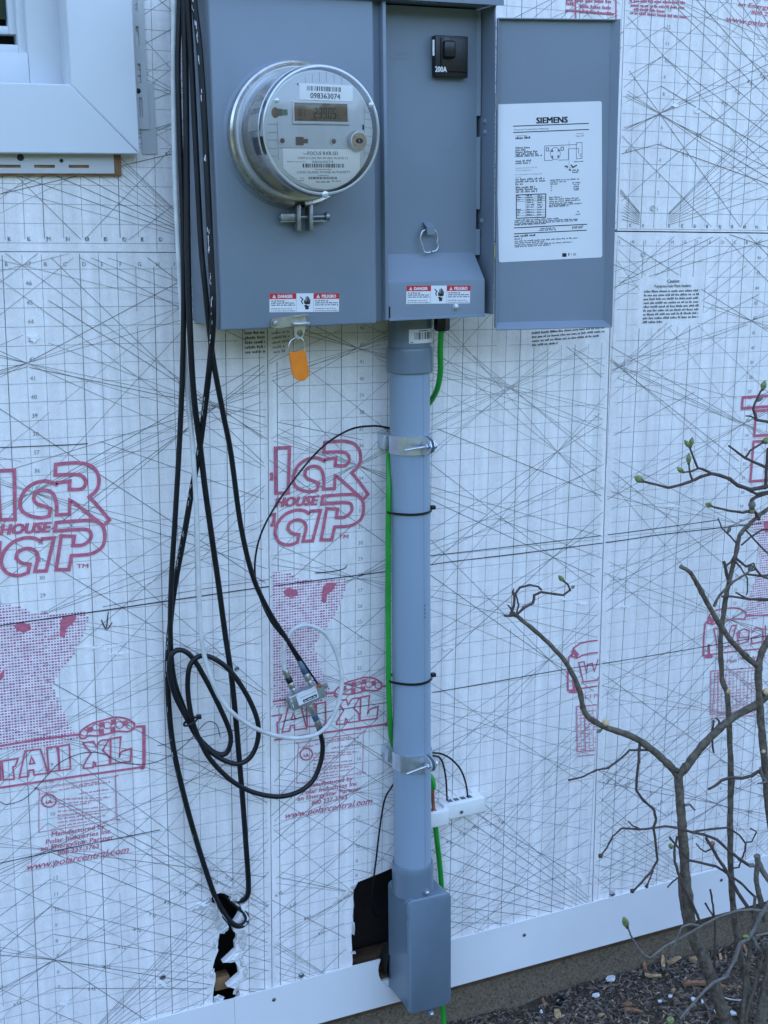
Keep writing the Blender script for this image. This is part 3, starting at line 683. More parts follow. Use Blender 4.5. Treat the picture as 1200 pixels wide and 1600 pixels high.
# white trim boards
def ttop(x): return 2.10 + .0125 * (x - 6)
def tbot(x): return -1.2 + .002 * (x - 28)
hole = [(22.0 + 1.75 * math.cos(2 * PI * k / 28), 1.5 + 1.75 * math.sin(2 * PI * k / 28)) for k in range(28)]
def trimboard(x0, x1, y, holes, lab):
    n = int((x1 - x0) / 4) + 1; xs = [x0 + (x1 - x0) * i / n for i in range(n + 1)]
    top = [(x, ttop(x) + random.uniform(-.02, .02)) for x in xs]; bot = [(x, tbot(x)) for x in reversed(xs)]
    hs = []
    if holes:
        i0 = [i for i in range(28)]
        # the cut-out opens through the board's upper edge
        cut = [p for p in hole if p[1] < ttop(p[0]) - .02]; cut = sorted(cut, key=lambda p: math.atan2(p[1] - 1.5, p[0] - 22) if math.atan2(p[1] - 1.5, p[0] - 22) < 1.2 else math.atan2(p[1] - 1.5, p[0] - 22) - 2 * PI)
        left = sorted([p for p in cut], key=lambda p: -((math.atan2(p[1] - 1.5, p[0] - 22) - PI / 2) % (2 * PI)))
        left = sorted(cut, key=lambda p: (math.atan2(p[1] - 1.5, p[0] - 22) - PI / 2) % (2 * PI))
        top = [p for p in top if p[0] < left[0][0]] + left + [p for p in top if p[0] > left[-1][0]]
    o = MB().sheet(WF, [top + bot], y - .12, y, 'white_trim')
    lip = [(x, b) for x, b in bot[::-1]]
    return o.build('trim_board', wall, label=lab, angle=30)
t1 = trimboard(-75, 10.35, .16, False, 'white trim board at the lower left, butting the next at a dark joint')
t2 = trimboard(10.37, 112, .16, True, 'long white trim board running along the foot of the wall')
for x, y in ((428, 1562), (819, 1461), (1127, 1375)):
    w = W(x, y, -.16); MB().lathe([(.001, .05), (.07, .045), (.13, .02), (.15, -.02)], w, (0, -1, 0), 'zinc_dark', 14).fquad(wallfr(-.216), w.x - .09, w.z - .015, w.x + .09, w.z + .015, 0, 'label_black').build('screw', t2, base=t2['_b'])
for x, y in ((471, 1524), (957, 1397)):
    w = W(x, y, -.05); MB().lathe([(.001, .1), (.11, .09), (.19, .02), (.19, -.04)], w, (0, -1, 0), 'zinc_dark', 12).build('nail_head', t2, base=t2['_b'])
# ================================================================== ground
def gz(x, y): return -4.62 + .006 * (x - 28) + .22 * math.sin(x * .55 + y * .4) * math.cos(y * .7 - x * .2) + .12 * math.sin(x * 1.7 + 2) * math.sin(y * 1.9) - .02 * y * (1 if y < 0 else 0) * .3
o = MB().add([(-4000, -4000, -5.6), (4000, -4000, -5.6), (4000, 4000, -5.6), (-4000, 4000, -5.6)], [(0, 1, 2, 3)], 'lawn').build('ground', kind='structure')
# added, unseen dark green rise behind the viewer, blocking light from the low sky
mb = MB(); rw = random.Random(21); vs = []; fs = []; nW = 90
for i in range(nW + 1):
    a = PI + PI * i / nW; rr_ = 1150 + 120 * math.sin(i * 1.3)
    for t, hgt in ((0, -8), (.03, 200), (.12, 330), (.3, 380), (.8, 300), (1.4, -8)):
        h2 = hgt + (rw.uniform(-45, 60) if hgt > 0 else 0); vs.append((20 + rr_ * (1 + t) * math.cos(a), -60 + rr_ * (1 + t) * math.sin(a), h2))
for i in range(nW):
    for j in range(5): q = i * 6 + j; fs.append((q, q + 1, q + 7, q + 6))
mb.add(vs, fs, 'blocker_green').build('horizon_blocker', kind='structure', angle=60)
mb = MB(); nx, ny = 120, 46; vs = []; fs = []
for j in range(ny + 1):
    for i in range(nx + 1):
        x = -20 + 110 * i / nx; y = -34 + 34.8 * j / ny; e = min(1, (y + 34) / 6, (x + 20) / 8, (90 - x) / 8); vs.append((x, y, -5.65 + (gz(x, y) + 5.65 + random.uniform(-.07, .07)) * max(0, e)))
for j in range(ny):
    for i in range(nx): a = j * (nx + 1) + i; fs.append((a, a + 1, a + nx + 2, a + nx + 1))
mb.add(vs, fs, 'soil').build('planting_bed', kind='structure', angle=180)
mb = MB(); rnd = random.Random(11)
for i in range(15000):
    if i < 11500: x = rnd.uniform(24, 60); y = rnd.uniform(-11, .55)
    else: x = rnd.uniform(-8, 72); y = rnd.uniform(-22, .55)
    big = rnd.random() < .14; L = rnd.uniform(.10, .5) * (1.9 if big else 1); w = L * (rnd.uniform(.06, .16) if big else rnd.uniform(.16, .45)); t = w * rnd.uniform(.25, .7); a = rnd.uniform(0, PI); pt = rnd.gauss(0, .35)
    d = Vector((math.cos(a) * math.cos(pt), math.sin(a) * math.cos(pt), math.sin(pt))) * L / 2; n = Vector((-math.sin(a), math.cos(a), rnd.gauss(0, .35))).normalized() * w / 2; u = d.cross(n).normalized() * t / 2
    c = Vector((x, min(y, .62), gz(x, y) + rnd.uniform(.02, .2))); k = rnd.uniform(.45, 1)
    mb.add([c - d - n * k - u, c + d - n - u, c + d + n - u, c - d + n * k - u, c - d * .9 - n * k * .7 + u, c + d * .85 - n * .8 + u, c + d * .8 + n * .7 + u, c - d * .92 + n * k * .8 + u], [(0, 3, 2, 1), (4, 5, 6, 7), (0, 1, 5, 4), (1, 2, 6, 5), (2, 3, 7, 6), (3, 0, 4, 7)], rnd.choice(('mulch_a', 'mulch_a', 'mulch_a', 'mulch_b', 'mulch_b', 'mulch_c', 'mulch_c') if rnd.random() > .09 else ('mulch_d',)))
o = mb.build('mulch', kind='stuff', angle=20); o['label'] = 'dark brown shredded bark mulch over the planting bed'; o['category'] = 'mulch'

# larger bits lying on the mulch, each picked up on its own
def shard(c, L, w, t, ang, tilt, m, seed):
    r = random.Random(seed); b = MB(); n = 6; vs = []
    M = Matrix.Rotation(ang, 3, 'Z') @ Matrix.Rotation(tilt, 3, 'Y')
    for i in range(n + 1):
        x = -L / 2 + L * i / n; k = .55 + .45 * math.sin(PI * min(1, max(0, (i + .6) / (n + 1)))); bend = .04 * L * math.sin(i * .9 + seed)
        for sy, sz in ((-1, -1), (1, -1), (1, 1), (-1, 1)):
            vs.append(Vector(c) + M @ Vector((x + r.uniform(-.06, .06) * L / n, sy * w / 2 * k * r.uniform(.75, 1.1), bend + sz * t / 2 * r.uniform(.7, 1.1))))
    fs = [(0, 1, 2, 3), tuple(n * 4 + i for i in (3, 2, 1, 0))]
    for i in range(n):
        for q in range(4): q2 = (q + 1) % 4; fs.append((i * 4 + q, i * 4 + q2, (i + 1) * 4 + q2, (i + 1) * 4 + q))
    return b.add(vs, fs, m)
def at_ground(px, py, lift=.18): w = WZ(px, py, -4.45); return Vector((w.x, min(w.y, .3), gz(w.x, w.y) + lift))
CH = [(1112, 1541, 4.2, .42, .25, -.42, .05, 'chip_red', 'long reddish brown wood splinter lying across the mulch behind the trunk'), (1088, 1503, 1.1, .6, .3, .1, .1, 'chip', 'squarish tan wood chunk against the foundation behind the trunk'),
      (1036, 1512, 1.6, .28, .18, 1.0, -.25, 'chip', 'pale tan wood sliver leaning upward left of the trunk'), (1052, 1506, 1.3, .4, .2, .25, .1, 'chip', 'flat tan wood flake close to the foundation'), (1126, 1496, 1.1, .22, .16, 1.0, -.1, 'chip', 'slim tan wood stick between the two trunks'),
      (871, 1588, 1.2, .5, .22, 1.15, .05, 'chip', 'yellowish tan wood chip at the bottom edge of the picture'), (850, 1566, .7, .2, .15, 1.4, -.6, 'chip_red', 'small brown wood sliver standing up near the foundation'), (981, 1566, .7, .5, .25, .2, .1, 'chip_red', 'small brown block of bark left of the twigs'),
      (1008, 1516, 1.0, .34, .2, 1.2, -.5, 'chip_red', 'dark reddish bark scrap standing against the foundation'), (1020, 1530, 1.2, .3, .18, -.5, .1, 'chip', 'dull tan wood strip left of the trunk'), (1052, 1548, .35, .26, .18, .4, 0, 'chip', 'tiny yellowish wood crumb left of the trunk'),
      (990, 1580, 1.3, .22, .18, -.7, .08, 'chip_red', 'thin dark brown stick lying at the bottom edge'), (940, 1590, .6, .25, .15, .3, .2, 'chip', 'small light brown bark flake at the bottom edge'), (1165, 1488, .9, .25, .2, 1.3, -.5, 'chip_red', 'rust brown bark piece behind the right hand stems')]
for i, (x, y, L, w, t, a, ti, m, lab) in enumerate(CH):
    c = at_ground(x, y, .22); tag(shard(c, L, w, t, a, ti, m, i).build('wood_chip', base=c), lab, 'wood chip', 'larger wood chips on the mulch')
BT = [(951, 1528, .42, 'white fan shaped scrap lying near the foundation'), (931, 1556, .36, 'white oval flake on the mulch'), (1084, 1569, .34, 'white square fragment just left of the trunk'), (1120, 1587, .3, 'white lump behind the trunk at the bottom edge'), (1143, 1588, .42, 'white elongated scrap right of the trunk at the bottom edge'),
      (845, 1580, .16, 'white speck at the far left of the mulch'), (1098, 1571, .16, 'little white dot touching the trunk'), (1047, 1560, .18, 'small white flake among the dark mulch left of the trunk'), (1062, 1502, .16, 'white crumb lying against the foundation'), (1031, 1566, .2, 'pale flake beside the thin brown stick')]
for i, (x, y, s, lab) in enumerate(BT):
    c = at_ground(x, y, .25); r = random.Random(40 + i); n = 7; ph = r.uniform(0, 6)
    rim = [c + Vector((math.cos(ph + 2 * PI * k / n) * s * r.uniform(.6, 1.1), math.sin(ph + 2 * PI * k / n) * s * r.uniform(.5, .9), r.uniform(-.05, .08))) for k in range(n)]
    vs = rim + [p * 1 + Vector((0, 0, .1 * r.uniform(.6, 1.3))) for p in rim]; fs = [tuple(range(n - 1, -1, -1)), tuple(range(n, 2 * n))] + [(k, (k + 1) % n, (k + 1) % n + n, k + n) for k in range(n)]
    tag(MB().add(vs, fs, 'foam_bit').build('foam_scrap', base=c), lab, 'scrap', 'white scraps on the mulch')
c = at_ground(875, 1566, .2)
b = MB().lathe([(.30, -.15), (.36, .12), (.38, .14), (.34, .14), (.28, -.1), (.001, -.1)], c, (0, -.25, 1), 'black_plastic', 18); tag(b.build('plastic_cap', base=c), 'small round dark plastic cap on the mulch by the foundation', 'cap')
w0 = [at_ground(x, y, .3) for x, y in ((1128, 1560), (1140, 1564), (1152, 1564), (1160, 1562))]
tag(MB().tube(spline(w0, 5), .045, 'cable_white', 6).build('white_tie', base=w0[0]), 'thin white plastic strip on the mulch right of the trunk', 'strip')

# ================================================================== window
win = thing('window', 'white vinyl window with wide mitred casing at the upper left', 'window', (6.85, -.5, 53.3))
L0, R0, B0, T0 = -36.0, 6.85, 53.3, 102.0; LI, RI, BI, TI = L0 + 3.42, 3.43, 56.72, T0 - 3.42; g = .012
def casing(pts):
    # mitred board with eased front edges: two outlines, the front one a touch smaller
    c = sum((Vector(p) for p in pts), Vector((0, 0))) / len(pts); n = len(pts); e = .06
    ins = []
    for i in range(n):
        p0, p1, p2 = Vector(pts[i - 1]), Vector(pts[i]), Vector(pts[(i + 1) % n]); d1 = (p1 - p0).normalized(); d2 = (p2 - p1).normalized()
        n1 = Vector((-d1.y, d1.x)); n2 = Vector((-d2.y, d2.x)); bis = (n1 + n2); ins.append(tuple(p1 + bis * (e / max(.3, bis.dot(n1) if bis.dot(n1) else 1))))
    vs = [WF.P(a, b, .0) for a, b in pts] + [WF.P(a, b, .94) for a, b in pts] + [WF.P(a, b, 1.0) for a, b in ins]
    fs = [tuple(range(n - 1, -1, -1)), tuple(range(2 * n, 3 * n))]
    for r in range(2):
        for i in range(n): j = (i + 1) % n; fs.append((r * n + i, r * n + j, (r + 1) * n + j, (r + 1) * n + i))
    return MB().add(vs, fs, 'white_vinyl')
casing([(L0 + g, B0), (R0 - g * 2, B0), (RI - g, BI), (LI + g, BI)]).build('casing', win)
casing([(R0, B0 + g), (R0, T0 - g), (RI, TI), (RI, BI + g)]).build('casing', win)
casing([(LI, TI), (RI - g, TI), (R0 - g, T0), (L0 + g, T0)]).build('casing', win)
casing([(L0, B0 + g), (LI, BI), (LI, TI), (L0, T0 - g)]).build('casing', win)
def ring(x0, x1, z0, z1, w, y0, y1, name, mat, r=.08):
    b = MB(); b.rbox(x1 - w, x1, y0, y1, z0, z1, mat, r).rbox(x0, x0 + w, y0, y1, z0, z1, mat, r).rbox(x0 + w - .01, x1 - w + .01, y0 + .002, y1, z0, z0 + w, mat, r).rbox(x0 + w - .01, x1 - w + .01, y0 + .002, y1, z1 - w, z1, mat, r)
    return b.build(name, win)
ring(LI - .3, RI + .35, BI - .35, TI + .3, .34, -.9, 2.6, 'jamb', 'white_vinyl', .05)
ring(LI - .05, RI + .06, BI - .06, TI + .05, 1.75, .9, 2.6, 'frame', 'white_vinyl', .1)
gx, gzz = W(10, 20, 2.1).x, W(5, 27, 2.1).z; fx, fz = RI + .06 - 1.72, BI - .06 + 1.72; mx_, mz_ = fx * .45 + gx * .55, fz * .45 + gzz * .55
ring(LI + 1.6, fx + .05, fz - .05, TI - 1.66, fx + .05 - mx_, 1.35, 2.6, 'sash', 'white_vinyl', .06)
ring(LI + 2.0, mx_ + .04, mz_ - .04, TI - 2.36, mx_ + .04 - gx, 1.7, 2.6, 'glazing_bead', 'white_vinyl', .06)
MB().box(LI + 2.1, gx + .1, 2.1, 2.2, gzz - .1, TI - 2.5, 'window_glass').build('pane', win)
MB().box(LI - 1, RI + 1, 2.7, 3.1, BI - 1, TI + 1, 'hole_black').build('backing', win)
def slots(z, vert, pos, ln, wd_):
    H = []
    for p in pos:
        a0, a1 = (z - wd_ / 2, z + wd_ / 2); H.append([(a0, p), (a1, p), (a1, p + ln), (a0, p + ln)] if vert else [(p, a0), (p + ln, a0), (p + ln, a1), (p, a1)])
    return H
zb = W(233, 202, -.15).z
MB().sheet(WF, [[(6.5, zb), (7.62, zb), (7.62, 102), (6.5, 102)]] + slots(7.22, True, [W(222, 183, -.15).z, W(219, 130, -.15).z, W(217, 72, -.15).z, W(216, 18, -.15).z] + [61.5 + 1.8 * i for i in range(20)], .98, .16), .16, .21, 'vinyl_grey').build('nail_flange', win)
MB().sheet(WF, [[(7.2, 53.36), (8.0, 53.36), (7.96, W(242, 130).z), (7.2, W(242, 130).z)]], .03, .1, 'vinyl_grey').build('corner_flashing', win)
zt = W(90, 271, -.3).z; xr = W(178, 262, -.3).x
MB().sheet(WF, [[(-36, zt), (xr, zt), (xr, 53.5), (-36, 53.5)]] + slots(W(70, 260, -.3).z, False, [W(x, 260, -.3).x for x in (160, 107, 53, -1)][1:] + [-2.6 - 1.78 * i for i in range(10)], 1.06, .15) , .3, .36, 'vinyl_grey').build('nail_flange', win)
MB().rbox(-36, W(189, 260, -.15).x, -.27, -.01, zt - .12, 53.45, 'wood', .03).build('shim', win)
for x, y, yy in ((216, 142, -.24),): w = W(x, y, yy); MB().lathe([(.001, .04), (.1, .03), (.14, 0)], w, (0, -1, 0), 'label_black', 10).build('nail_head', win)
for x, y in ((32, 246), (96, 251)): w = W(x, y, -.38); MB().lathe([(.001, .04), (.09 if x > 50 else .16, .03), (.1 if x > 50 else .18, 0)], w, (0, -1, 0), 'label_black', 10).build('nail_head', win)

# ================================================================== meter and main-breaker box
F = -5.4; FF = wallfr(F)
panel = thing('meter_box', 'grey steel meter and main breaker box with its right door swung open', 'electrical box', (17.5, -2.7, 44.3))
XL, XC, XD, XR, ZB, ZT = 9.56, 18.41, 18.98, 25.62, 44.26, 60.98; DY = -3.9
b = MB().rbox(XL + .06, 18.95, -4.9, -.03, ZB + .12, 61.2, 'paint', .04)
b.box(18.9, XR, -.5, -.03, ZB + .3, 61.2, 'paint').box(18.9, XR - .08, -3.2, -.5, ZB + .22, ZB + .3, 'paint').build('back_box', panel)
MB().box(XR - .08, XR, F, -.5, ZB + .22, 61.0, 'paint').build('side_wall', panel)
# left cover: a pan with rounded edges and a turned-in flange
b = MB().rbox(XL, XC, F, -4.45, ZB, ZT - .06, 'paint', .13, 3)
b.build('meter_cover', panel)
b = MB().box(18.45, 18.92, -4.75, -4.6, ZB + .25, ZT, 'paint'); b.rbox(18.93, 19.12, F, -3.4, ZB + .16, ZT - .05, 'paint', .03); b.build('divider', panel)
# raised collar round the meter opening
MX, MZ = 13.76, 54.1
MB().lathe([(3.75, 5.38), (3.68, 5.5), (3.55, 5.56), (3.3, 5.58), (3.2, 5.3)], (MX, 0, MZ), (0, -1, 0), 'paint', 64).build('meter_collar', panel)
# hood
b = MB(); pr = [(-.02, 61.9), (-5.5, 61.62), (-5.72, 61.55), (-5.72, 60.97), (-5.62, 60.97), (-5.62, 61.05), (-.02, 61.05)]
n = len(pr); x0, x1 = 9.3, 25.93
b.add([(x0, y, z) for y, z in pr] + [(x1, y, z) for y, z in pr], [tuple(range(n)), tuple(range(2 * n - 1, n - 1, -1))] + [(i, (i + 1) % n, (i + 1) % n + n, i + n) for i in range(n)], 'paint').build('hood', panel)
# dead front of the right compartment
DF = wallfr(DY); xd0, xd1 = 19.12, 25.27; zd0 = 47.75
b = MB().box(xd0, xd1, DY, DY + .1, zd0, 60.95, 'paint'); b.build('dead_front', panel)
fl = []
for za, zc in ((W(748, 181, DY).z, 60.95), (W(748, 327, DY).z, W(748, 214, DY).z), (zd0, W(748, 358, DY).z)):
    b = MB(); xe = xd1 + .19; b.add([(xd1, DY, za), (xe, DY - .12, za), (xe, DY - .12, zc), (xd1, DY, zc), (xd1, DY + .1, za), (xe, DY + .7, za), (xe, DY + .7, zc), (xd1, DY + .1, zc)], [(0, 1, 2, 3), (1, 5, 6, 2), (4, 7, 6, 5), (0, 4, 5, 1), (3, 2, 6, 7)], 'paint'); b.build('edge_flange', panel)
for x, y in ((758, 190), (758, 207), (753, 345)):
    d = ray(x, y); w = CC + d * ((XR - .08 - CC.x) / d.x); MB().lathe([(.001, .14), (.07, .13), (.11, .07), (.16, .04), (.17, 0)], w, (-1, 0, 0), 'paint', 6 + 8).build('screw', panel)
# faint print on the dead front
b = MB()
b.ftext(DF, 'SERVICE', *DF.px(618, 87), .26, .003, 'label_grey', bold=.01); b.ftext(DF, 'DISCONNECT', *DF.px(610, 93.5), .22, .003, 'label_grey')
MATS['print_faint'] = pm('print_faint', (.165, .185, .20), .5); b.m = [0] * len(b.m); b.mats = ['print_faint']; b.build('stamped_print', panel)
# lower cover: sloping shelf and front
b = MB(); pr = [(DY + .02, 48.0), (DY + .01, 47.93), (-5.14, 46.52), (-5.22, 46.44), (-5.24, 46.3), (-5.24, ZB + .26), (-5.40, ZB + .2), (-5.40, ZB + .12), (-3.3, ZB + .12), (-3.3, 47.9)]
n = len(pr); x0, x1 = 19.16, 25.12
b.add([(x0, y, z) for y, z in pr] + [(x1, y, z) for y, z in pr], [tuple(range(n)), tuple(range(2 * n - 1, n - 1, -1))] + [(i, (i + 1) % n, (i + 1) % n + n, i + n) for i in range(n)], 'paint').build('lower_cover', panel)
LF = wallfr(-5.24); w = LF.P(*LF.px(712, 480))
MB().lathe([(.2, 0), (.2, .03), (.15, .04), (.13, .13), (.09, .15), (.001, .15)], w, (0, -1, 0), 'zinc', 16).build('screw', panel)
a, c = LF.px(609, 479), LF.px(611, 497); MB().box(19.165, 19.27, -5.246, -5.20, c[1], a[1], 'hole_black').build('pull_slot', panel)
# pull hook and wire ring
f = DF; w = f.P(*f.px(667, 348)); w2 = f.P(*f.px(668, 366))
MB().add([w + Vector(v) for v in [(-.26, 0, 0), (.22, 0, 0), (.22, -.42, -.25), (-.26, -.42, -.25), (-.2, -.42, -.62), (.26, -.42, -.62), (-.26, -.06, .06), (.22, -.06, .06), (.24, -.48, -.24), (-.24, -.48, -.24), (-.18, -.48, -.64), (.28, -.48, -.64)]],
         [(0, 1, 2, 3), (3, 2, 5, 4), (6, 9, 8, 7), (9, 10, 11, 8), (0, 3, 9, 6), (1, 7, 8, 2), (3, 4, 10, 9), (2, 8, 11, 5), (4, 5, 11, 10), (0, 6, 7, 1)], 'paint').build('pull_hook', panel)
rp = [f.P(*f.px(x, y), .3) for x, y in ((669, 394), (660, 394), (656, 383), (653, 373), (656, 362), (662, 359))]; rp2 = [f.P(*f.px(x, y), .3) for x, y in ((662, 359), (674, 359), (680, 369), (679, 379), (681, 384), (678, 391), (671, 393))]
MB().tube(spline(rp, 5), .055, 'zinc', 8).tube(spline(rp2, 5), .055, 'zinc', 8).build('pull_ring', panel)
# breaker
f = DF; (a0, b1), (a1, b0) = f.px(674, 56), f.px(725, 123)
b = MB().frbox(f, a0, a1, b0, b1, 0, .5, 'black_plastic', .07, 2)
b.frbox(f, a0 + .3, a1 - .12, b0 + .28, b1 - .12, .5, .62, 'black_plastic', .05).build('breaker', panel)
bo = [o for o in COL.objects if o.name.startswith('breaker')][0]
H = wallfr(DY - .63)
MB().frbox(H, a0 + .36, a0 + 1.05, b0 + .95, b1 - .3, -.1, .28, 'black_gloss', .12, 3).build('breaker_handle', bo, base=bo['_b'])
p0, p1 = H.px(681, 111.5), H.px(696, 113.5)
MB().ftext(H, '200A', p0[0] - .05, p0[1] - .02, .40, .012, 'paper', bold=.02, width=(p1[0] - p0[0]) * 1.2).build('rating_print', bo, base=bo['_b'])
H2_ = wallfr(DY - .505); (x0_, z1_), (x1_, z0_) = H2_.px(675, 62), H2_.px(677.5, 87)
b = MB().fquad(H2_, x0_ + .03, z0_, x1_ + .05, z1_, .004, 'paper'); b.build('breaker_sticker', bo, base=bo['_b'])
b = MB(); q0 = H.px(694, 60); b.fquad(H, q0[0], q0[1] - .12, q0[0] + .32, q0[1] + .05, .006, 'label_grey'); b.build('breaker_window', bo, base=bo['_b'])
# hazard labels
def ptext(mb, fr, t, p0, p1, cap, h, m, bold=.0, shear=0.0):
    a, c = Vector(fr.px(*p0)), Vector(fr.px(*p1)); d = c - a; s = abs(fr.px(p0[0], p0[1] - cap)[1] - a.y) / .69
    return mb.ftext(fr, t, a.x, a.y, s, h, m, bold=bold, shear=shear, width=d.length, rot=math.atan2(d.y, d.x))
def danger(fr, bl, br, tl, name):
    f, w, h = fr.sub(bl, br, tl); b = MB(); b.frbox(f, 0, w, 0, h, 0, .012, 'paper', .005, 1); e = .016
    c1, c2 = w * .378, w * .628
    for x0, x1, t in ((0, c1, 'DANGER'), (c2, w, 'PELIGRO')):
        b.fquad(f, x0, h * .70, x1, h, e, 'label_red'); s = h * .2
        b.fpoly(f, [(x0 + w * .04, h * .755), (x0 + w * .04 + s, h * .755), (x0 + w * .04 + s / 2, h * .94)], e + .003, 'paper'); b.fquad(f, x0 + w * .04 + s * .46, h * .79, x0 + w * .04 + s * .54, h * .87, e + .006, 'label_red')
        b.ftext(f, t, x0 + w * .115, h * .765, h * .23, e + .003, 'paper', bold=.035, width=w * .21)
        rn = random.Random(4)
        for k, (yy, ww) in enumerate(((.57, .2), (.46, .34), (.35, .34), (.16, .3), (.05, .34))): b.words(f, x0 + w * .022, x0 + w * .022 + w * ww, h * yy, h * (.075 if k < 3 else .055), e, 'label_black' if k < 3 else 'label_grey', rn)
    b.fline(f, [(c1, 0), (c1, h)], .012, e, 'label_grey'); b.fline(f, [(c2, 0), (c2, h)], .012, e, 'label_grey')
    cx = (c1 + c2) / 2 + w * .03; s = h
    b.fpoly(f, [(cx - .1 * s, .14 * s), (cx + .1 * s, .14 * s), (cx + .1 * s, .28 * s), (cx + .17 * s, .36 * s), (cx + .05 * s, .33 * s), (cx - .06 * s, .40 * s), (cx - .18 * s, .34 * s), (cx - .1 * s, .26 * s)], e, 'label_black')
    b.fpoly(f, [(cx - .16 * s, .45 * s), (cx, .40 * s), (cx + .18 * s, .43 * s), (cx + .19 * s, .55 * s), (cx - .17 * s, .57 * s)], e, 'label_black')
    for k, (dx, tp) in enumerate(((-.14, .66), (-.06, .82), (.02, .87), (.09, .82), (.16, .72))): b.fpoly(f, [(cx + (dx - .032) * s, .54 * s), (cx + (dx + .032) * s, .54 * s), (cx + (dx + .028) * s, (tp - .03) * s), (cx + dx * s, tp * s), (cx + (dx - .028) * s, (tp - .03) * s)], e + .002, 'label_black')
    zx = cx - .3 * s; b.fline(f, [(zx - .08 * s, .8 * s), (zx + .06 * s, .68 * s), (zx - .02 * s, .58 * s), (zx + .05 * s, .45 * s)], .06 * s, e, 'label_black')
    o = b.build(name, panel, label='white hazard label with red DANGER and PELIGRO bands and a hand symbol'); return o
danger(FF, (421, 488), (529.5, 487), (421, 458.5), 'danger_label')
danger(LF, (634.5, 475), (734, 474), (635, 446.5), 'danger_label')
# latch at the foot of the left cover
f = FF; P = lambda x, y, h=0: f.P(*f.px(x, y), h)
lt = [f.px(x, y) for x, y in ((421, 506), (424, 498), (432, 496), (455, 493), (476, 490), (478, 508), (455, 510), (430, 513), (423, 511))]
b = MB().sheet(f, [lt], .06, .14, 'nickel'); b.lathe([(.001, .3), (.13, .28), (.17, .14), (.17, 0)], P(427, 504, .1), (0, -1, 0), 'nickel', 16); b.add([P(456, 494, .14), P(478, 490, .14), P(478, 490, .42), P(456, 494, .34), P(456, 495.5, .14), P(478, 491.5, .14), P(478, 491.5, .42), P(456, 495.5, .34)], [(0, 1, 2, 3), (4, 7, 6, 5), (0, 4, 5, 1), (3, 2, 6, 7), (1, 5, 6, 2), (0, 3, 7, 4)], 'nickel').build('cover_latch', panel)
c0 = P(466, 518, .0); tabo = [(c0.x + a, c0.z + bb) for a, bb in ((-.30, .42), (.36, .42), (.34, .1), (.24, -.22), (.05, -.40), (-.14, -.38), (-.28, -.15))]
hl = [(c0.x + .03 + .17 * math.cos(2 * PI * k / 14), c0.z - .07 + .19 * math.sin(2 * PI * k / 14)) for k in range(14)]
b = MB().sheet(FF, [tabo, hl], .10, .17, 'nickel'); b.frbox(FF, c0.x - .42, c0.x + .50, c0.z + .38, c0.z + .50, .04, .5, 'zinc', .03); b.build('hasp', panel)
# open door
dl, dr = Vector((25.72, F - .02)), Vector((32.3, -7.14)); dd = (dr - dl).normalized(); DW = (dr - dl).length
DR = Fr((dl.x, dl.y, 43.68), (dd.x, dd.y, 0), (0, 0, 1)); DH = 16.66
b = MB(); b.frbox(DR, 0, DW, 0, DH, -.08, 0, 'paint', .02, 1); 
def lip(p4):                     # sheet lip of the door from four (a, b, h) corners
    o_ = [DR.P(*c_) for c_ in p4]; nn_ = (o_[1] - o_[0]).cross(o_[2] - o_[0]).normalized() * .05; b.add(o_ + [v + nn_ for v in o_], [(0, 1, 2, 3), (7, 6, 5, 4), (0, 4, 5, 1), (1, 5, 6, 2), (2, 6, 7, 3), (3, 7, 4, 0)], 'paint')
lip([(DW - .36, .0, -.02), (DW + .02, -.02, .34), (DW + .02, DH, .34), (DW - .36, DH, -.02)]); lip([(.0, .36, -.02), (DW - .3, .36, -.02), (DW - .02, -.04, .4), (.0, -.04, .4)]); b.frbox(DR, 0, DW - .08, DH - .07, DH, 0, .28, 'paint', .02, 1); b.frbox(DR, -.06, .01, .05, DH, -.02, .3, 'paint', .02, 1)
door = b.build('door', panel, label='open grey steel door with white instruction sheet on its inner face')
for y0, y1 in ((145, 172), (380, 405)):
    a = W(775 if y0 < 200 else 767, y0, F - .1); c = W(775 if y0 < 200 else 767, y1, F - .1); MB().tube([(25.62, F - .12, a.z), (25.62, F - .12, c.z)], .07, 'chrome', 10).build('hinge_pin', door, base=door['_b'])
# instruction sheet
S, sw, sh = DR.sub((779.5, 410), (941, 402), (778.5, 163)); b = MB(); rr = .12
out = []
for cx, cy, a0 in ((sw - rr, rr, -PI / 2), (sw - rr, sh - rr, 0), (rr, sh - rr, PI / 2), (rr, rr, PI)):
    out += [(cx + rr * math.cos(a0 + t * PI / 8), cy + rr * math.sin(a0 + t * PI / 8)) for t in range(5)]
b.sheet(S, [out], .002, .012, 'paper').build('instruction_sheet', door, base=door['_b'])
b = MB(); e = .016; ZI = lambda x, y: S.px(790 + x / 7.5, 170 + y / 7.5)
def zline(pts, w, m='label_black', cl=False): b.fline(S, [ZI(*p) for p in pts], w, e, m, cl)
def ztext(t, p, q, cap, m='label_black', bold=0.0):
    ptext(b, S, t, (790 + p[0] / 7.5, 170 + p[1] / 7.5), (790 + q[0] / 7.5, 170 + q[1] / 7.5), cap / 7.5, e, m, bold)
def zwords(p, q, hh, m='label_grey'):
    A, B = Vector(ZI(*p)), Vector(ZI(*q)); d = B - A; f = Fr(S.P(*A), S.P(*B) - S.P(*A), S.ey); f.n = S.n; b.words(f, 0, d.length, 0, hh, e, m)
ztext('SIEMENS', (358, 172), (725, 160), 68, bold=.038)
zline([(92, 204), (972, 171)], .05); zline([(92, 278), (972, 242)], .05)
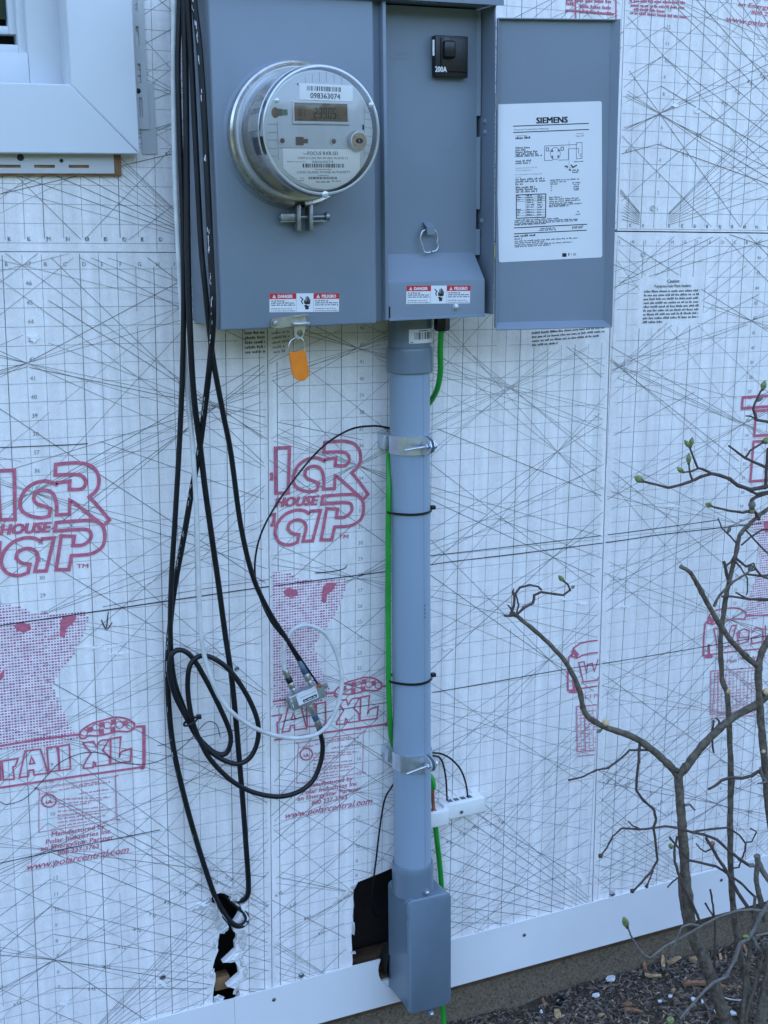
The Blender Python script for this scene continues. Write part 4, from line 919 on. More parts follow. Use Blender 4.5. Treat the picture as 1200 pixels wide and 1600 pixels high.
ztext('Featured Combination Metering', (100, 256), (500, 240), 20); ztext('Catalog Number', (115, 324), (255, 318), 14); zwords((115, 358), (300, 348), .13, 'label_black'); ztext('Enclosure', (832, 297), (915, 293), 13); ztext('Type 3R', (820, 330), (915, 324), 19)
ztext('Main Breaker Terminals', (118, 866), (345, 855), 16) if False else None
for (p, q, t) in (((115, 470), (285, 463), None), ((115, 496), (235, 490), None), ((115, 522), (375, 508), None), ((115, 545), (380, 534), None), ((115, 568), (430, 553), None), ((115, 625), (300, 616), None), ((115, 650), (290, 643), None)): zwords(p, q, .115)
ztext('Suitable Only For Use As', (115, 704), (368, 692), 15, 'label_grey'); ztext('Service Equipment', (115, 732), (300, 722), 15, 'label_grey'); ztext('For Overhead or Underground', (115, 780), (425, 765), 15, 'label_grey'); ztext('Service', (115, 810), (185, 806), 15, 'label_grey')
for p, q in (((115, 840), (455, 825)), ((115, 866), (465, 852)), ((115, 896), (215, 890)), ((118, 934), (345, 925)), ((118, 960), (375, 948)), ((118, 985), (370, 974))): zwords(p, q, .115)
# wiring diagram
zline([(455, 437), (835, 418)], .03, 'label_grey'); zline([(455, 437), (455, 608), (545, 604), (552, 580)], .03, 'label_grey'); zline([(620, 602), (735, 598), (735, 470), (855, 466), (855, 525)], .03, 'label_grey'); zline([(828, 398), (895, 395), (895, 580), (828, 588)], .03, 'label_grey', True); zline([(742, 370), (742, 690)], .015, 'label_grey')
zline([(582 + 58 * math.cos(t * PI / 10), 525 + 72 * math.sin(t * PI / 10)) for t in range(20)], .025, 'label_grey', True)
for x, y in ((490, 476), (663, 468)): zline([(x - 15, y - 17), (x + 15, y - 18), (x + 15, y + 17), (x - 15, y + 18)], .035, 'label_black', True)
for x, y in ((545, 490), (620, 485), (545, 560), (615, 555)): zline([(x - 8, y + 12), (x, y - 12), (x + 10, y + 10)], .035, 'label_black', True)
zline([(505, 492), (540, 500)], .02, 'label_grey'); zline([(650, 485), (625, 492)], .02, 'label_grey'); zline([(885, 525), (868, 545), (885, 565)], .03, 'label_grey')
zline([(695, 675), (720, 672), (720, 690)], .07); zline([(765, 660), (790, 685), (830, 662)], .07); zline([(745, 715), (760, 718)], .08); zline([(740, 695), (800, 690)], .02)
zwords((780, 730), (862, 725), .09); zwords((780, 754), (862, 749), .09); zwords((803, 628), (912, 620), .08)
# lower half: second zoom, 825 units further down
D2 = lambda p: (p[0], p[1] + 825)
for p, q in (((520, 20), (860, 5)), ((525, 42), (720, 33)), ((525, 66), (610, 62)), ((530, 90), (548, 89)), ((530, 115), (540, 114)), ((530, 140), (545, 139)), ((780, 50), (880, 44)), ((795, 72), (862, 68)), ((795, 95), (862, 91)), ((795, 115), (862, 111)), ((800, 133), (862, 129)),
             ((510, 222), (660, 214)), ((510, 245), (855, 228)), ((510, 270), (875, 250)), ((510, 292), (790, 278)), ((510, 312), (895, 290)), ((510, 330), (745, 316)), ((820, 420), (872, 416)), ((838, 388), (860, 384)),
             ((105, 492), (625, 465)), ((105, 512), (845, 473)), ((105, 532), (840, 490)), ((105, 545), (475, 524)), ((405, 585), (580, 577)), ((390, 606), (590, 597)), ((778, 568), (910, 558)), ((778, 582), (900, 574)),
             ((105, 735), (850, 694)), ((105, 757), (465, 738)), ((105, 780), (780, 742)), ((105, 800), (525, 776)), ((100, 710), (195, 705))): zwords(D2(p), D2(q), .085)
ztext('IMPORTANT', D2((100, 680)), D2((350, 665)), 17) if False else zwords(D2((100, 680)), D2((350, 665)), .12, 'label_black')
zline([D2(p) for p in ((125, 185), (470, 172), (468, 445), (125, 458))], .05, 'label_black', True)
for y in (212, 235, 258, 365, 395, 428): zline([D2((125, y + 3)), D2((470, y - 10))], .02, 'label_grey')
for x in (238, 372): zline([D2((x, 182)), D2((x, 450))], .02, 'label_grey')
for x0_, x1_ in ((135, 190), (248, 345), (380, 450)):
    for y in (200, 222, 250, 280, 308, 335, 365, 393, 425):
        if x0_ > 200 or y in (200, 222, 250, 365, 393, 425): zwords(D2((x0_, y)), D2((x1_ - random.uniform(0, 30), y - 3)), .08, 'label_black')
zline([D2((100, 571)), D2((950, 528))], .05); zline([D2((100, 640)), D2((945, 598))], .05)
for x in (670, 680, 693, 706): zline([D2((x, 905)), D2((x, 872))], .07)
for x, w_ in ((738, .06), (766, .02), (795, .03), (802, .02), (818, .03)): zline([D2((x, 893)), D2((x + 4, 868))], w_)
b.build('instruction_print', door, base=door['_b'])
# ================================================================== electric meter
MYF = -9.28; MF = wallfr(MYF); AX = (0, -1, 0)
meter = thing('electric_meter', 'round electric meter with clear cover and digital display plugged into the grey box', 'electric meter', (MX, -5.6, MZ - 3.3))
MB().lathe([(3.0, 5.2), (3.28, 5.5), (3.34, 5.7), (3.34, 6.35), (3.26, 6.5), (2.6, 6.5)], (MX, 0, MZ), AX, 'silver_liner', 72).build('base', meter)
MB().lathe([(2.96, 6.45), (2.99, 6.7), (2.97, 7.6), (2.94, 8.9), (2.86, 9.05), (2.6, 9.05)], (MX, 0, MZ), AX, 'silver_liner', 72).build('liner', meter)
b = MB().lathe([(.001, 9.27), (2.78, 9.27), (2.84, 9.22), (2.86, 9.1), (2.8, 9.06), (.001, 9.06)], (MX, 0, MZ), AX, 'face_plastic', 72)
for px0, y0, y1 in ((488, 116, 128), (499, 113, 128), (510, 112, 128), (522, 113, 130), (534, 116, 131), (477, 120, 130)): b.fline(MF, [MF.px(px0, y0), MF.px(px0, y1)], .03, .012, 'face_line')
for y in (175, 186, 199, 212, 226, 239): b.fline(MF, [MF.px(569, y), MF.px(581, y + 1.5)], .03, .012, 'face_line')
for y in (194, 207, 219, 232, 244): b.fline(MF, [MF.px(419, y), MF.px(433, y)], .03, .012, 'face_line')
b.fline(MF, [MF.px(569, 170), MF.px(569, 246)], .03, .012, 'face_line'); b.fline(MF, [MF.px(433, 190), MF.px(435, 250)], .03, .012, 'face_line'); b.fline(MF, [MF.px(436, 231), MF.px(545, 233)], .05, .012, 'face_line')
face = b.build('face_plate', meter)
ZM = lambda x, y: (440 + x / 8.571, 120 + y / 8.571)
f, w, h = MF.sub(ZM(235, 305), ZM(948, 335), ZM(230, 86))
b = MB().frbox(f, 0, w, 0, h, .01, .04, 'meter_white', .01, 1); b.barcode(f, w * .14, w * .80, h * .58, h * .86, .044, 'label_black', 34, random.Random(2)); b.ftext(f, '098363074', w * .2, h * .12, h * .47, .044, 'label_black', bold=.02, width=w * .56); b.build('serial_label', face, base=face['_b'])
f, w, h = MF.sub(ZM(142, 632), ZM(908, 645), ZM(140, 322)); b = MB(); e = .14
b.frbox(f, 0, w, 0, e, 0, .12, 'face_plastic', .03).frbox(f, 0, w, h - .1, h, 0, .12, 'face_plastic', .03).frbox(f, 0, e * .7, e, h - .1, 0, .12, 'face_plastic', .03).frbox(f, w - e, w, e, h - .1, 0, .12, 'face_plastic', .03).build('display_bezel', face, base=face['_b'])
b = MB().fquad(f, e * .6, e * .9, w - e * .8, h - .08, .03, 'lcd')
SEG = {'0': 'abcdef', '1': 'bc', '2': 'abged', '3': 'abgcd', '9': 'abgfcd', '5': 'afgcd', '8': 'abcdefg'}
def seg7(ch, x, y, wd_, hg, t, m):
    P_ = {'a': ((0, 1), (1, 1)), 'b': ((1, 1), (1, .5)), 'c': ((1, .5), (1, 0)), 'd': ((0, 0), (1, 0)), 'e': ((0, 0), (0, .5)), 'f': ((0, .5), (0, 1)), 'g': ((0, .5), (1, .5))}
    for s in SEG[ch]:
        (ax_, ay), (bx_, by) = P_[s]; b.fline(f, [(x + ax_ * wd_ + ay * .03, y + ay * hg), (x + bx_ * wd_ + by * .03, y + by * hg)], t, .036, m)
for i, ch in enumerate('23905'): seg7(ch, w * (.375 + i * .083), h * .28, w * .045, h * .42, .05, 'lcd_digit')
for i, ch in enumerate('01'): seg7(ch, w * (.12 + i * .06), h * .36, w * .03, h * .26, .025, 'lcd_digit')
for x0_, x1_, y_ in ((.31, .42, .18), (.12, .17, .18), (.74, .82, .38), (.80, .86, .26)): b.words(f, w * x0_, w * x1_, h * y_, .05, .036, 'lcd_digit')
b.build('display', face, base=face['_b'])
np_ = [MF.px(*ZM(x, y)) for x, y in ((12, 958), (1045, 968), (1045, 1235), (980, 1325), (880, 1410), (740, 1480), (600, 1512), (430, 1490), (270, 1420), (120, 1320), (22, 1225))]
b = MB().sheet(MF, [np_], .0, .03, 'meter_white'); e = .034
def mt(t, p, q, cap, m='label_black', bold=.0): ptext(b, MF, t, ZM(*p), ZM(*q), cap / 8.571, e, m, bold)
mt('Type', (275, 1040), (335, 1040), 22, 'label_grey'); mt('FOCUS RXR-SD', (340, 1048), (752, 1048), 46, bold=.008); mt('FORM 2S CL200 240V 3W 60Hz TA=30 Kh 7.2', (215, 1102), (885, 1105), 30); mt('98363074', (400, 1155), (690, 1152), 30, 'label_grey'); mt('LONG ISLAND POWER AUTHORITY', (205, 1294), (915, 1292), 32)
def mwords(p, q, hh, m='label_grey'):
    A = MF.px(*ZM(*p)); B = MF.px(*ZM(*q)); b.words(MF, A[0], B[0], A[1], hh, e, m)
mwords((70, 1142), (325, 1140), .045); mwords((440, 1245), (670, 1243), .045); mwords((485, 1328), (630, 1327), .045); mwords((245, 1360), (300, 1360), .05); mwords((240, 1392), (300, 1392), .05); mwords((460, 1415), (640, 1413), .06, 'label_black'); mwords((665, 1402), (795, 1400), .05)
for x0_, x1_, y0_, y1_, nn in ((280, 830, 1215, 1165, 44), (360, 735, 1372, 1340, 40)):
    A = MF.px(*ZM(x0_, y0_)); B = MF.px(*ZM(x1_, y1_)); b.barcode(MF, A[0], B[0], A[1], B[1], e, 'label_black', nn, random.Random(nn))
b.build('name_plate', face, base=face['_b'])
c = MF.P(*MF.px(*ZM(1000, 862)))
b = MB().lathe([(.50, 0), (.50, .1), (.44, .2), (.43, .36), (.40, .38), (.001, .38)], c, AX, 'face_plastic', 28); OP = wallfr(MYF - .385)
b.fdisc(OP, c.x, c.z, .41, .004, 'optical', 28)
for dx, dz in ((-.24, .2), (.26, .2), (-.24, -.22), (.26, -.24)): b.fdisc(OP, c.x + dx, c.z + dz, .055, .012, 'chrome', 10)
b.fdisc(OP, c.x, c.z, .2, .010, 'black_plastic', 16, .13); b.fquad(OP, c.x - .025, c.z - .07, c.x + .025, c.z + .07, .016, 'chrome'); b.build('optical_port', face, base=face['_b'])
def ind(b): b.build('indicator_window', face, base=face['_b'])
def frect_px(b, p, q, h, m): q0, q1 = MF.px(*p), MF.px(*q); return b.fquad(MF, q0[0], q0[1], q1[0], q1[1], h, m)
for x, y, r in ((441, 220, .13), (521, 221, .13)):
    q = MF.px(x, y); ind(MB().lathe([(.19, 0), (.18, .04), (.13, .04), (.12, .01), (.001, .01)], MF.P(*q), AX, 'face_plastic', 16).lathe([(.125, .012), (.06, .02), (.001, .022)], MF.P(*q), AX, 'led_brown', 14))
ind(frect_px(frect_px(MB(), (462, 227), (474, 214), .02, 'led_brown'), (473.9, 224), (481, 217), .021, 'led_brown'))
ind(frect_px(MB(), (440, 180), (449, 171), .02, 'led_green')); ind(frect_px(MB().fdisc(MF, *MF.px(430, 176), .2, .014, 'lcd', 16, .25), (431, 181), (440, 170), .018, 'led_brown'))
ind(frect_px(MB(), (566, 203), (568.5, 195), .02, 'label_black')); ind(frect_px(MB(), (464, 133), (466, 130), .02, 'label_black'))
# clear cover, its rim and latch marks
MB().lathe([(3.30, 6.2), (3.30, 6.35), (3.10, 6.5), (3.09, 7.4), (3.08, 9.0), (3.10, 9.12), (3.12, 9.3), (3.10, 9.48), (3.02, 9.58), (2.92, 9.62), (.001, 9.64)], (MX, 0, MZ), AX, 'clear_cover', 96).build('clear_cover', meter)
MB().lathe([(3.09, 9.02), (3.135, 9.06), (3.135, 9.14), (3.09, 9.18)], (MX, 0, MZ), AX, 'silver_liner', 96).lathe([(3.0, 9.56), (3.06, 9.60), (3.0, 9.63), (2.93, 9.62)], (MX, 0, MZ), AX, 'silver_liner', 96).build('cover_rim', meter)
def onliner(px, py):              # a point on the liner's side seen at this pixel
    d = ray(px, py); a = d.x ** 2 + d.z ** 2; ox, oz = CC.x - MX, CC.z - MZ; bb = 2 * (d.x * ox + d.z * oz); cc_ = ox * ox + oz * oz - 2.99 ** 2; t = (-bb - math.sqrt(max(0, bb * bb - 4 * a * cc_))) / (2 * a); return CC + d * t
def linerpatch(corn, m, name, n=6):
    P_ = [onliner(*c_) for c_ in corn]; an = [math.atan2(p.z - MZ, p.x - MX) % (2 * PI) for p in P_]; a0, a1 = min(an), max(an); y0, y1 = min(p.y for p in P_), max(p.y for p in P_)
    vs = []; fs = []
    for i in range(n + 1):
        t = a0 + (a1 - a0) * i / n
        for y in (y0, y1): vs.append((MX + 3.015 * math.cos(t), y, MZ + 3.015 * math.sin(t)))
    for i in range(n): fs.append((2 * i, 2 * i + 1, 2 * i + 3, 2 * i + 2))
    MB().add(vs, fs, m).build(name, meter)
linerpatch([(397, 215), (411, 213), (401, 241), (414, 241)], 'black_gloss', 'side_window'); linerpatch([(391, 180), (407, 178), (388, 203), (404, 203)], 'vinyl_grey', 'side_label'); linerpatch([(398, 160), (412, 158), (396, 170), (410, 168)], 'vinyl_grey', 'side_label')
for x, y, r in ((508, 304, .17), (432, 157, .13), (580, 164, .14)):
    q = wallfr(-9.6).px(x, y); MB().lathe([(r, 0), (r, .05), (r * .6, .08), (.001, .08)], (q[0], -9.58, q[1]), AX, 'silver_liner', 18).build('cover_stud', meter)

# ---- sealing ring round the meter's foot
ringt = thing('sealing_ring', 'steel clamp ring round the foot of the meter with screw lugs underneath', 'clamp ring', (MX, -5.8, MZ - 3.6))
gap = .085
MB().lathe([(3.36, 5.62), (3.5, 5.6), (3.6, 5.72), (3.62, 5.95), (3.6, 6.18), (3.5, 6.28), (3.36, 6.26), (3.36, 6.2), (3.5, 6.18), (3.54, 5.95), (3.48, 5.7), (3.36, 5.68)], (MX, 0, MZ), AX, 'steel', 96, a0=PI / 2 + gap, a1=PI / 2 - gap + 2 * PI).build('band', ringt)
LG = wallfr(-5.95); q1 = LG.px(464, 328); q2 = LG.px(483, 328)
for q, s in ((q1, -1), (q2, 1)):
    b = MB().rbox(q[0] - .11, q[0] + .11, -6.28, -5.6, q[1] - 1.1, q[1] + .25, 'zinc_dark', .05); b.rbox(min(q[0], q[0] + s * .95), max(q[0], q[0] + s * .95), -6.05, -5.62, q[1] - .62, q[1] - .55, 'zinc_dark', .02); b.build('lug', ringt)
zz = LG.px(470, 339)[1]; MB().tube([(q1[0] - 1.0, -5.92, zz), (q2[0] + .9, -5.92, zz)], .11, 'zinc_dark', 12).lathe([(.001, 0), (.2, .02), (.23, .06), (.23, .22), (.2, .26), (.001, .26)], (q2[0] + .85, -5.92, zz), (1, 0, 0), 'zinc_dark', 18).rbox(q1[0] - .95, q1[0] - .12, -6.12, -5.7, zz - .2, zz + .2, 'zinc_dark', .06).build('clamp_screw', ringt)

# ---- orange seal hanging from the hasp
seal = thing('padlock_seal', 'orange plastic tag seal hanging on a wire loop below the left cover', 'seal', W(466, 572, -5.5))
SF = wallfr(-5.52); P = lambda x, y, h=0: SF.P(*SF.px(x, y), h)
b = MB(); Lc = [SF.px(x, y) for x, y in ((451.5, 551), (463, 549.5), (476, 547.5), (480, 570), (482, 582), (480, 589), (475, 594), (469, 595.5), (463, 593), (458, 587), (455, 575))]
b.sheet(SF, [Lc], -.09, .09, 'orange'); b.sheet(SF, [[SF.px(x, y) for x, y in ((476, 547.5), (480, 570), (482, 582), (480.5, 588), (479, 588), (480, 582), (478, 570), (474, 549))]], .08, .12, 'orange'); b.build('tag', seal)
MB().tube(spline([P(453, 551), P(451, 543), P(454, 533), P(462, 528), P(470, 528), P(475, 535), P(475.5, 548)], 5), .03, 'steel', 6).build('wire_loop', seal)

# ================================================================== conduit riser
PX, PY, PR = 22.03, -1.8, 1.19
con = thing('conduit', 'grey PVC conduit riser strapped to the wall below the breaker box', 'conduit', (PX, PY, 9.2))
MB().lathe([(PR, 9.4), (PR, 41.6)], (PX, PY, 0), (0, 0, 1), 'pvc', 48).build('pipe', con)
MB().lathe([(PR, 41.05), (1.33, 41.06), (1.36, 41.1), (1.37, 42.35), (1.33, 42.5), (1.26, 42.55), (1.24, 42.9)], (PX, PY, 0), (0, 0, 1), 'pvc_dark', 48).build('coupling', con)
b = MB(); n = 40
vs = []
for z, r, sx in ((42.5, 1.24, 0), (43.2, 1.25, .06), (44.45, 1.3, .14)):
    vs += [(PX + sx + r * math.cos(2 * PI * k / n), PY + r * math.sin(2 * PI * k / n), z) for k in range(n)]
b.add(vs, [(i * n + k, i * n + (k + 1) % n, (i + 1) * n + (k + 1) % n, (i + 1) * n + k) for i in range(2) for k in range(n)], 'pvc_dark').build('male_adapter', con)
def pipe_patch(px_corners, r, m, name, extra=None, dx=0):   # sticker curved round the pipe
    def hit(x, y):
        d = ray(x, y); ox, oy = CC.x - PX - dx, CC.y - PY; a = d.x ** 2 + d.y ** 2; bb = 2 * (d.x * ox + d.y * oy); c_ = ox * ox + oy * oy - r * r; t = (-bb - math.sqrt(max(0, bb * bb - 4 * a * c_))) / (2 * a); p = CC + d * t; return math.atan2(p.y - PY, p.x - PX - dx), p.z
    (a0, z0), (a1, _), (_, z1) = hit(*px_corners[0]), hit(*px_corners[1]), hit(*px_corners[2])
    b = MB()
    def quad(u0, u1, v0, v1, rr, mm, n=6):
        vs = []; fs = []
        for i in range(n + 1):
            t = a0 + (a1 - a0) * (u0 + (u1 - u0) * i / n)
            for v in (v0, v1): vs.append((PX + dx + rr * math.cos(t), PY + rr * math.sin(t), z0 + (z1 - z0) * v - .0 * i))
        for i in range(n): fs.append((2 * i, 2 * i + 2, 2 * i + 3, 2 * i + 1))
        b.add(vs, fs, mm)
    quad(0, 1, 0, 1, r, m)
    if extra: extra(quad, r + .006)
    return b.build(name, con)
def bars(quad, r):
    rn = random.Random(9); u = .2
    while u < .97: w = rn.choice((.02, .02, .04)); quad(u, u + w, .28, .78, r, 'label_black', 1); u += w + rn.choice((.02, .03, .045))
    quad(.35, .7, .85, .92, r, 'label_grey', 2); quad(.05, .15, .05, .1, r, 'label_grey', 1)
pipe_patch([(639, 537), (675, 537), (640, 515)], 1.315, 'paper', 'barcode_sticker', bars, .11)
b = MB(); an = math.atan2(-.97, .28)                        # extrusion print line
for a_, z0, z1 in ((an, 9.6, 41), ):
    for i in range(40):
        t0, t1 = z0 + (z1 - z0) * i / 40, z0 + (z1 - z0) * (i + 1) / 40; vs = []
        for z in (t0, t1):
            for da in (-.012, .012): vs.append((PX + (PR + .004) * math.cos(a_ + da), PY + (PR + .004) * math.sin(a_ + da), z))
        b.add(vs, [(0, 1, 3, 2)], 'pvc_dark')
for z in (26.2, 26.45, 26.7, 26.95): b.add([(PX + (PR + .005) * math.cos(a2), PY + (PR + .005) * math.sin(a2), z + dz) for a2, dz in ((an + .02, 0), (an + .09, .02), (an + .09, .14), (an + .02, .12))], [(0, 1, 2, 3)], 'label_grey')
b.build('pipe_print', con)
# scuffs handled by material; pipe straps
def strap(z, lab, hh):
    t = thing('pipe_strap', lab, 'pipe strap', (PX, PY, z), 'conduit straps'); dirr = Vector((.30, -.954, 0)).normalized(); tang = Vector((dirr.y, -dirr.x, 0))
    a_e = math.atan2(dirr.y, dirr.x); rr = PR + .015; n = 56; vs = []; fs = []
    for i in range(n + 1):
        a = a_e + .10 + (2 * PI - .2) * i / n
        for r_, z_ in ((rr, -hh), (rr + .07, -hh), (rr + .07, hh), (rr, hh)): vs.append((PX + r_ * math.cos(a), PY + r_ * math.sin(a), z + z_))
    for i in range(n):
        for q in range(4): q2 = (q + 1) % 4; fs.append((i * 4 + q, i * 4 + q2, (i + 1) * 4 + q2, (i + 1) * 4 + q))
    MB().add(vs, fs, 'strap').build('band', t)
    for s in (-1, 1):
        o = Vector((PX, PY, z)) + tang * s * .14; f = Fr(o, dirr, (0, 0, 1)); pts = [(1.1, -hh), (1.45, -hh * 1.05), (1.9, -hh * .62), (2.02, 0), (1.9, hh * .62), (1.45, hh * 1.05), (1.1, hh)]
        MB().sheet(f, [pts], -.035, .035, 'strap').build('ear', t)
    c = Vector((PX, PY, z)) + dirr * 1.66
    MB().tube([c + tang * -.35, c + tang * 2.0], .085, 'zinc', 12).lathe([(.001, 0), (.19, .01), (.2, .05), (.2, .13), (.15, .17), (.001, .17)], c - tang * .36, -tang, 'zinc', 6).lathe([(.085, 0), (.19, .01), (.19, .15), (.085, .16)], c + tang * .2, tang, 'zinc', 6).build('bolt', t)
    MB().rbox(PX - PR - .12, PX - PR + .12, -1.0, -.0, z - hh * .8, z + hh * .8, 'strap', .03).build('wall_bracket', t)
    return t
zs1 = W(640, 698, -2.98).z; zs2 = W(640, 1197, -2.98).z
strap(zs1, 'upper galvanised strap clamping the conduit, under the breaker box', .54); strap(zs2, 'lower galvanised strap clamping the conduit, beside the white bonding block', .56)
def ziptie(px, py, lab, head):
    z = W(px, py, PY - PR).z; r = PR + .06; n = 44; vs = []; fs = []; gx = -.22
    t = thing('zip_tie', lab, 'zip tie', (PX, PY, z), 'black zip ties round the conduit')
    for i in range(n):
        a = 2 * PI * i / n; bulge = .26 * max(0, -math.cos(a)) ** 6
        for dr, dz in ((0, -.07), (.05, -.07), (.05, .07), (0, .07)): vs.append((PX + (r + dr + bulge) * math.cos(a), PY + (r + dr) * math.sin(a), z + dz + .03 * math.sin(a)))
    for i in range(n):
        j = (i + 1) % n
        for q in range(4): q2 = (q + 1) % 4; fs.append((i * 4 + q, i * 4 + q2, j * 4 + q2, j * 4 + q))
    MB().add(vs, fs, 'black_plastic').build('strip', t)
    h = W(*head, PY - .4); MB().rbox(PX + PR * .93, PX + PR * .93 + .3, PY - .62, PY - .3, z - .02, z + .22, 'black_plastic', .04).build('lock_head', t)
ziptie(640, 804, 'upper black zip tie holding the green wire to the conduit', (673, 799)); ziptie(640, 1070, 'lower black zip tie holding the green wire to the conduit', (674, 1063))

# ---- conduit elbow body at the foot
lb = thing('conduit_elbow', 'boxy grey PVC conduit elbow with screwed cover at the foot of the riser', 'conduit fitting', (22.45, -.2, -.2))
def rrect(x0, x1, z0, z1, r, n=5):
    o = []
    for cx, cz, a0 in ((x1 - r, z0 + r, -PI / 2), (x1 - r, z1 - r, 0), (x0 + r, z1 - r, PI / 2), (x0 + r, z0 + r, PI)): o += [(cx + r * math.cos(a0 + PI / 2 * t / n), cz + r * math.sin(a0 + PI / 2 * t / n)) for t in range(n + 1)]
    return o
LX0, LX1, LZ0, LZ1 = 20.98, 24.0, -.12, 7.85
b = MB(); layers = [(-.25, .35, .0), (-.35, .45, .0), (-2.7, .45, .0), (-3.02, .40, .0), (-3.06, .40, -.05), (-3.10, .40, -.05)]
rings = []
for y, r, ins in layers: rings.append([(x, y, z) for x, z in rrect(LX0 - ins * -1 if False else LX0 - ins, LX1 + ins, LZ0 - ins, LZ1 + ins, r)])
n = len(rings[0]); vs = [v for r_ in rings for v in r_]; fs = [tuple(range(n))]
for i in range(len(rings) - 1): fs += [(i * n + k, i * n + (k + 1) % n, (i + 1) * n + (k + 1) % n, (i + 1) * n + k) for k in range(n)]
fs.append(tuple((len(rings) - 1) * n + k for k in range(n - 1, -1, -1)))
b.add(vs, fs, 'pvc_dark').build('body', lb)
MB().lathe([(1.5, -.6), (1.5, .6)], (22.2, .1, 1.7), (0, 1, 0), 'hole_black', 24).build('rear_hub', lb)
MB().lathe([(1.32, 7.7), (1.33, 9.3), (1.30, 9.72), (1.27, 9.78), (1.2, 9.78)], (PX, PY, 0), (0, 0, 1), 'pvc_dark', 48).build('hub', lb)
b = MB(); o1 = rrect(LX0 - .03, LX1 + .03, LZ0 - .03, LZ1 + .03, .42); n = len(o1); c_ = (LX0 + LX1) / 2; zc = (LZ0 + LZ1) / 2
o2 = rrect(LX0 + .05, LX1 - .05, LZ0 + .05, LZ1 - .05, .38)
vs = [(x, -3.13, z) for x, z in o1] + [(x, -3.25, z) for x, z in o1] + [(x, -3.31, z) for x, z in o2]
fs = [tuple(range(n)), tuple(2 * n + k for k in range(n - 1, -1, -1))] + [(r_ * n + k, r_ * n + (k + 1) % n, (r_ + 1) * n + (k + 1) % n, (r_ + 1) * n + k) for r_ in range(2) for k in range(n)]
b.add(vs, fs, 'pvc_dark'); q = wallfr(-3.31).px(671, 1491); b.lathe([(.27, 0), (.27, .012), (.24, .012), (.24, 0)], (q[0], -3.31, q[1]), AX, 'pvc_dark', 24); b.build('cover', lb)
for (x, y), dz in (((668, 1396), .12), ((675, 1584), -.12)):
    q = wallfr(-3.3).px(x, y); b = MB().cyl((q[0], -3.28, q[1] + dz * .3), (q[0], -2.3, q[1] + dz * .3), .2, 'pvc_dark', 18); b.build('screw_boss', lb); MB().lathe([(.001, .12), (.07, .115), (.12, .07), (.14, 0)], (q[0], -3.29, q[1] + dz * .3), AX, 'zinc', 14).build('screw', lb)

# ================================================================== ground wire, bonding block, gland
def path(pts, k=8): return spline([W(x, y, Y) for x, y, Y in pts], k)
gl = thing('cable_gland', 'black hexagonal cable gland under the breaker box', 'cable gland', W(690, 505, -3.0))
c = W(690.5, 500, -3.0)
MB().lathe([(.001, .45), (.36, .45), (.44, .3), (.46, .1), (.46, -.5), (.38, -.62), (.15, -.64)], (c.x, -3.0, c.z), (0, 0, 1), 'black_plastic', 6).lathe([(.36, .2), (.36, .75), (.001, .75)], (c.x, -3.0, c.z), (0, 0, 1), 'black_plastic', 20).build('nut', gl)
gw = thing('ground_wire', 'green insulated ground wire running down beside the conduit', 'wire', W(690, 1595, -.6))
zig = [(690, 512, -3.0), (688, 545, -2.8), (688, 580, -2.4), (684, 605, -1.9), (676, 622, -1.2), (662, 640, -.55), (635, 665, -.4), (610, 700, -.7), (607.5, 760, -1.6), (606.5, 850, -1.75), (606.5, 950, -1.7), (607, 1060, -1.7), (609, 1120, -1.5), (613, 1160, -.9), (630, 1190, -.5), (655, 1205, -.55), (672, 1212, -.9), (677, 1225, -1.1), (677, 1232, -1.1)]
MB().tube(path(zig), .17, 'wire_green', 10).build('insulation', gw)
MB().tube(path([(677, 1230, -1.1), (676, 1240, -1.1), (677, 1258, -1.0), (679, 1285, -1.0), (681, 1293, -1.0)], 6), .12, 'copper', 10).build('bare_copper', gw)
MB().tube(path([(680.5, 1290, -1.0), (683, 1315, -1.0), (687, 1350, -.8), (690, 1390, -.7), (691, 1450, -.6), (690, 1520, -.6), (692, 1580, -.7), (697, 1625, -1.2), (699, 1660, -1.4)]), .17, 'wire_green', 10).build('insulation', gw)
blk = thing('bonding_block', 'small white plastic bonding block on the wall beside the conduit foot', 'bonding block', (25.5, -.6, 12))
f = wallfr(0); pa, pb = W(697, 1246, -1.1), W(757, 1262, -1.1)
M0 = Matrix.Translation((24.2, 0, 12.2)) @ Matrix.Rotation(math.radians(1.5), 4, 'Y')
b = MB(); x0, x1 = W(699, 1262, -1.05).x, W(758, 1255, -1.05).x; z0, z1 = W(730, 1275, -1.05).z, W(730, 1252, -1.05).z
b.rbox(x0 - .25, x1, -1.05, -.02, z0, z1 + .02, 'white_plastic', .07, 3); b.build('housing', blk)
xa = W(674, 1270, -1.3).x; MB().rbox(xa - .1, x0, -1.32, -.02, z0 - .2, z1 - .16, 'white_plastic', .09, 3).build('lug_cover', blk)
for i in range(4): x = x0 + .25 + i * .48; MB().box(x, x + .34, -.72, -.35, z1 - .02, z1 + .032, 'label_grey').build('wire_slot', blk)
MB().box(xa + .02, xa + .5, -1.1, -.7, z1 - .18, z1 - .152, 'label_grey').build('wire_slot', blk)
q = W(721, 1269, -1.05); MB().lathe([(.13, .0), (.13, .02), (.1, .03), (.09, .008), (.001, .008)], q, AX, 'zinc_dark', 16).build('screw', blk)
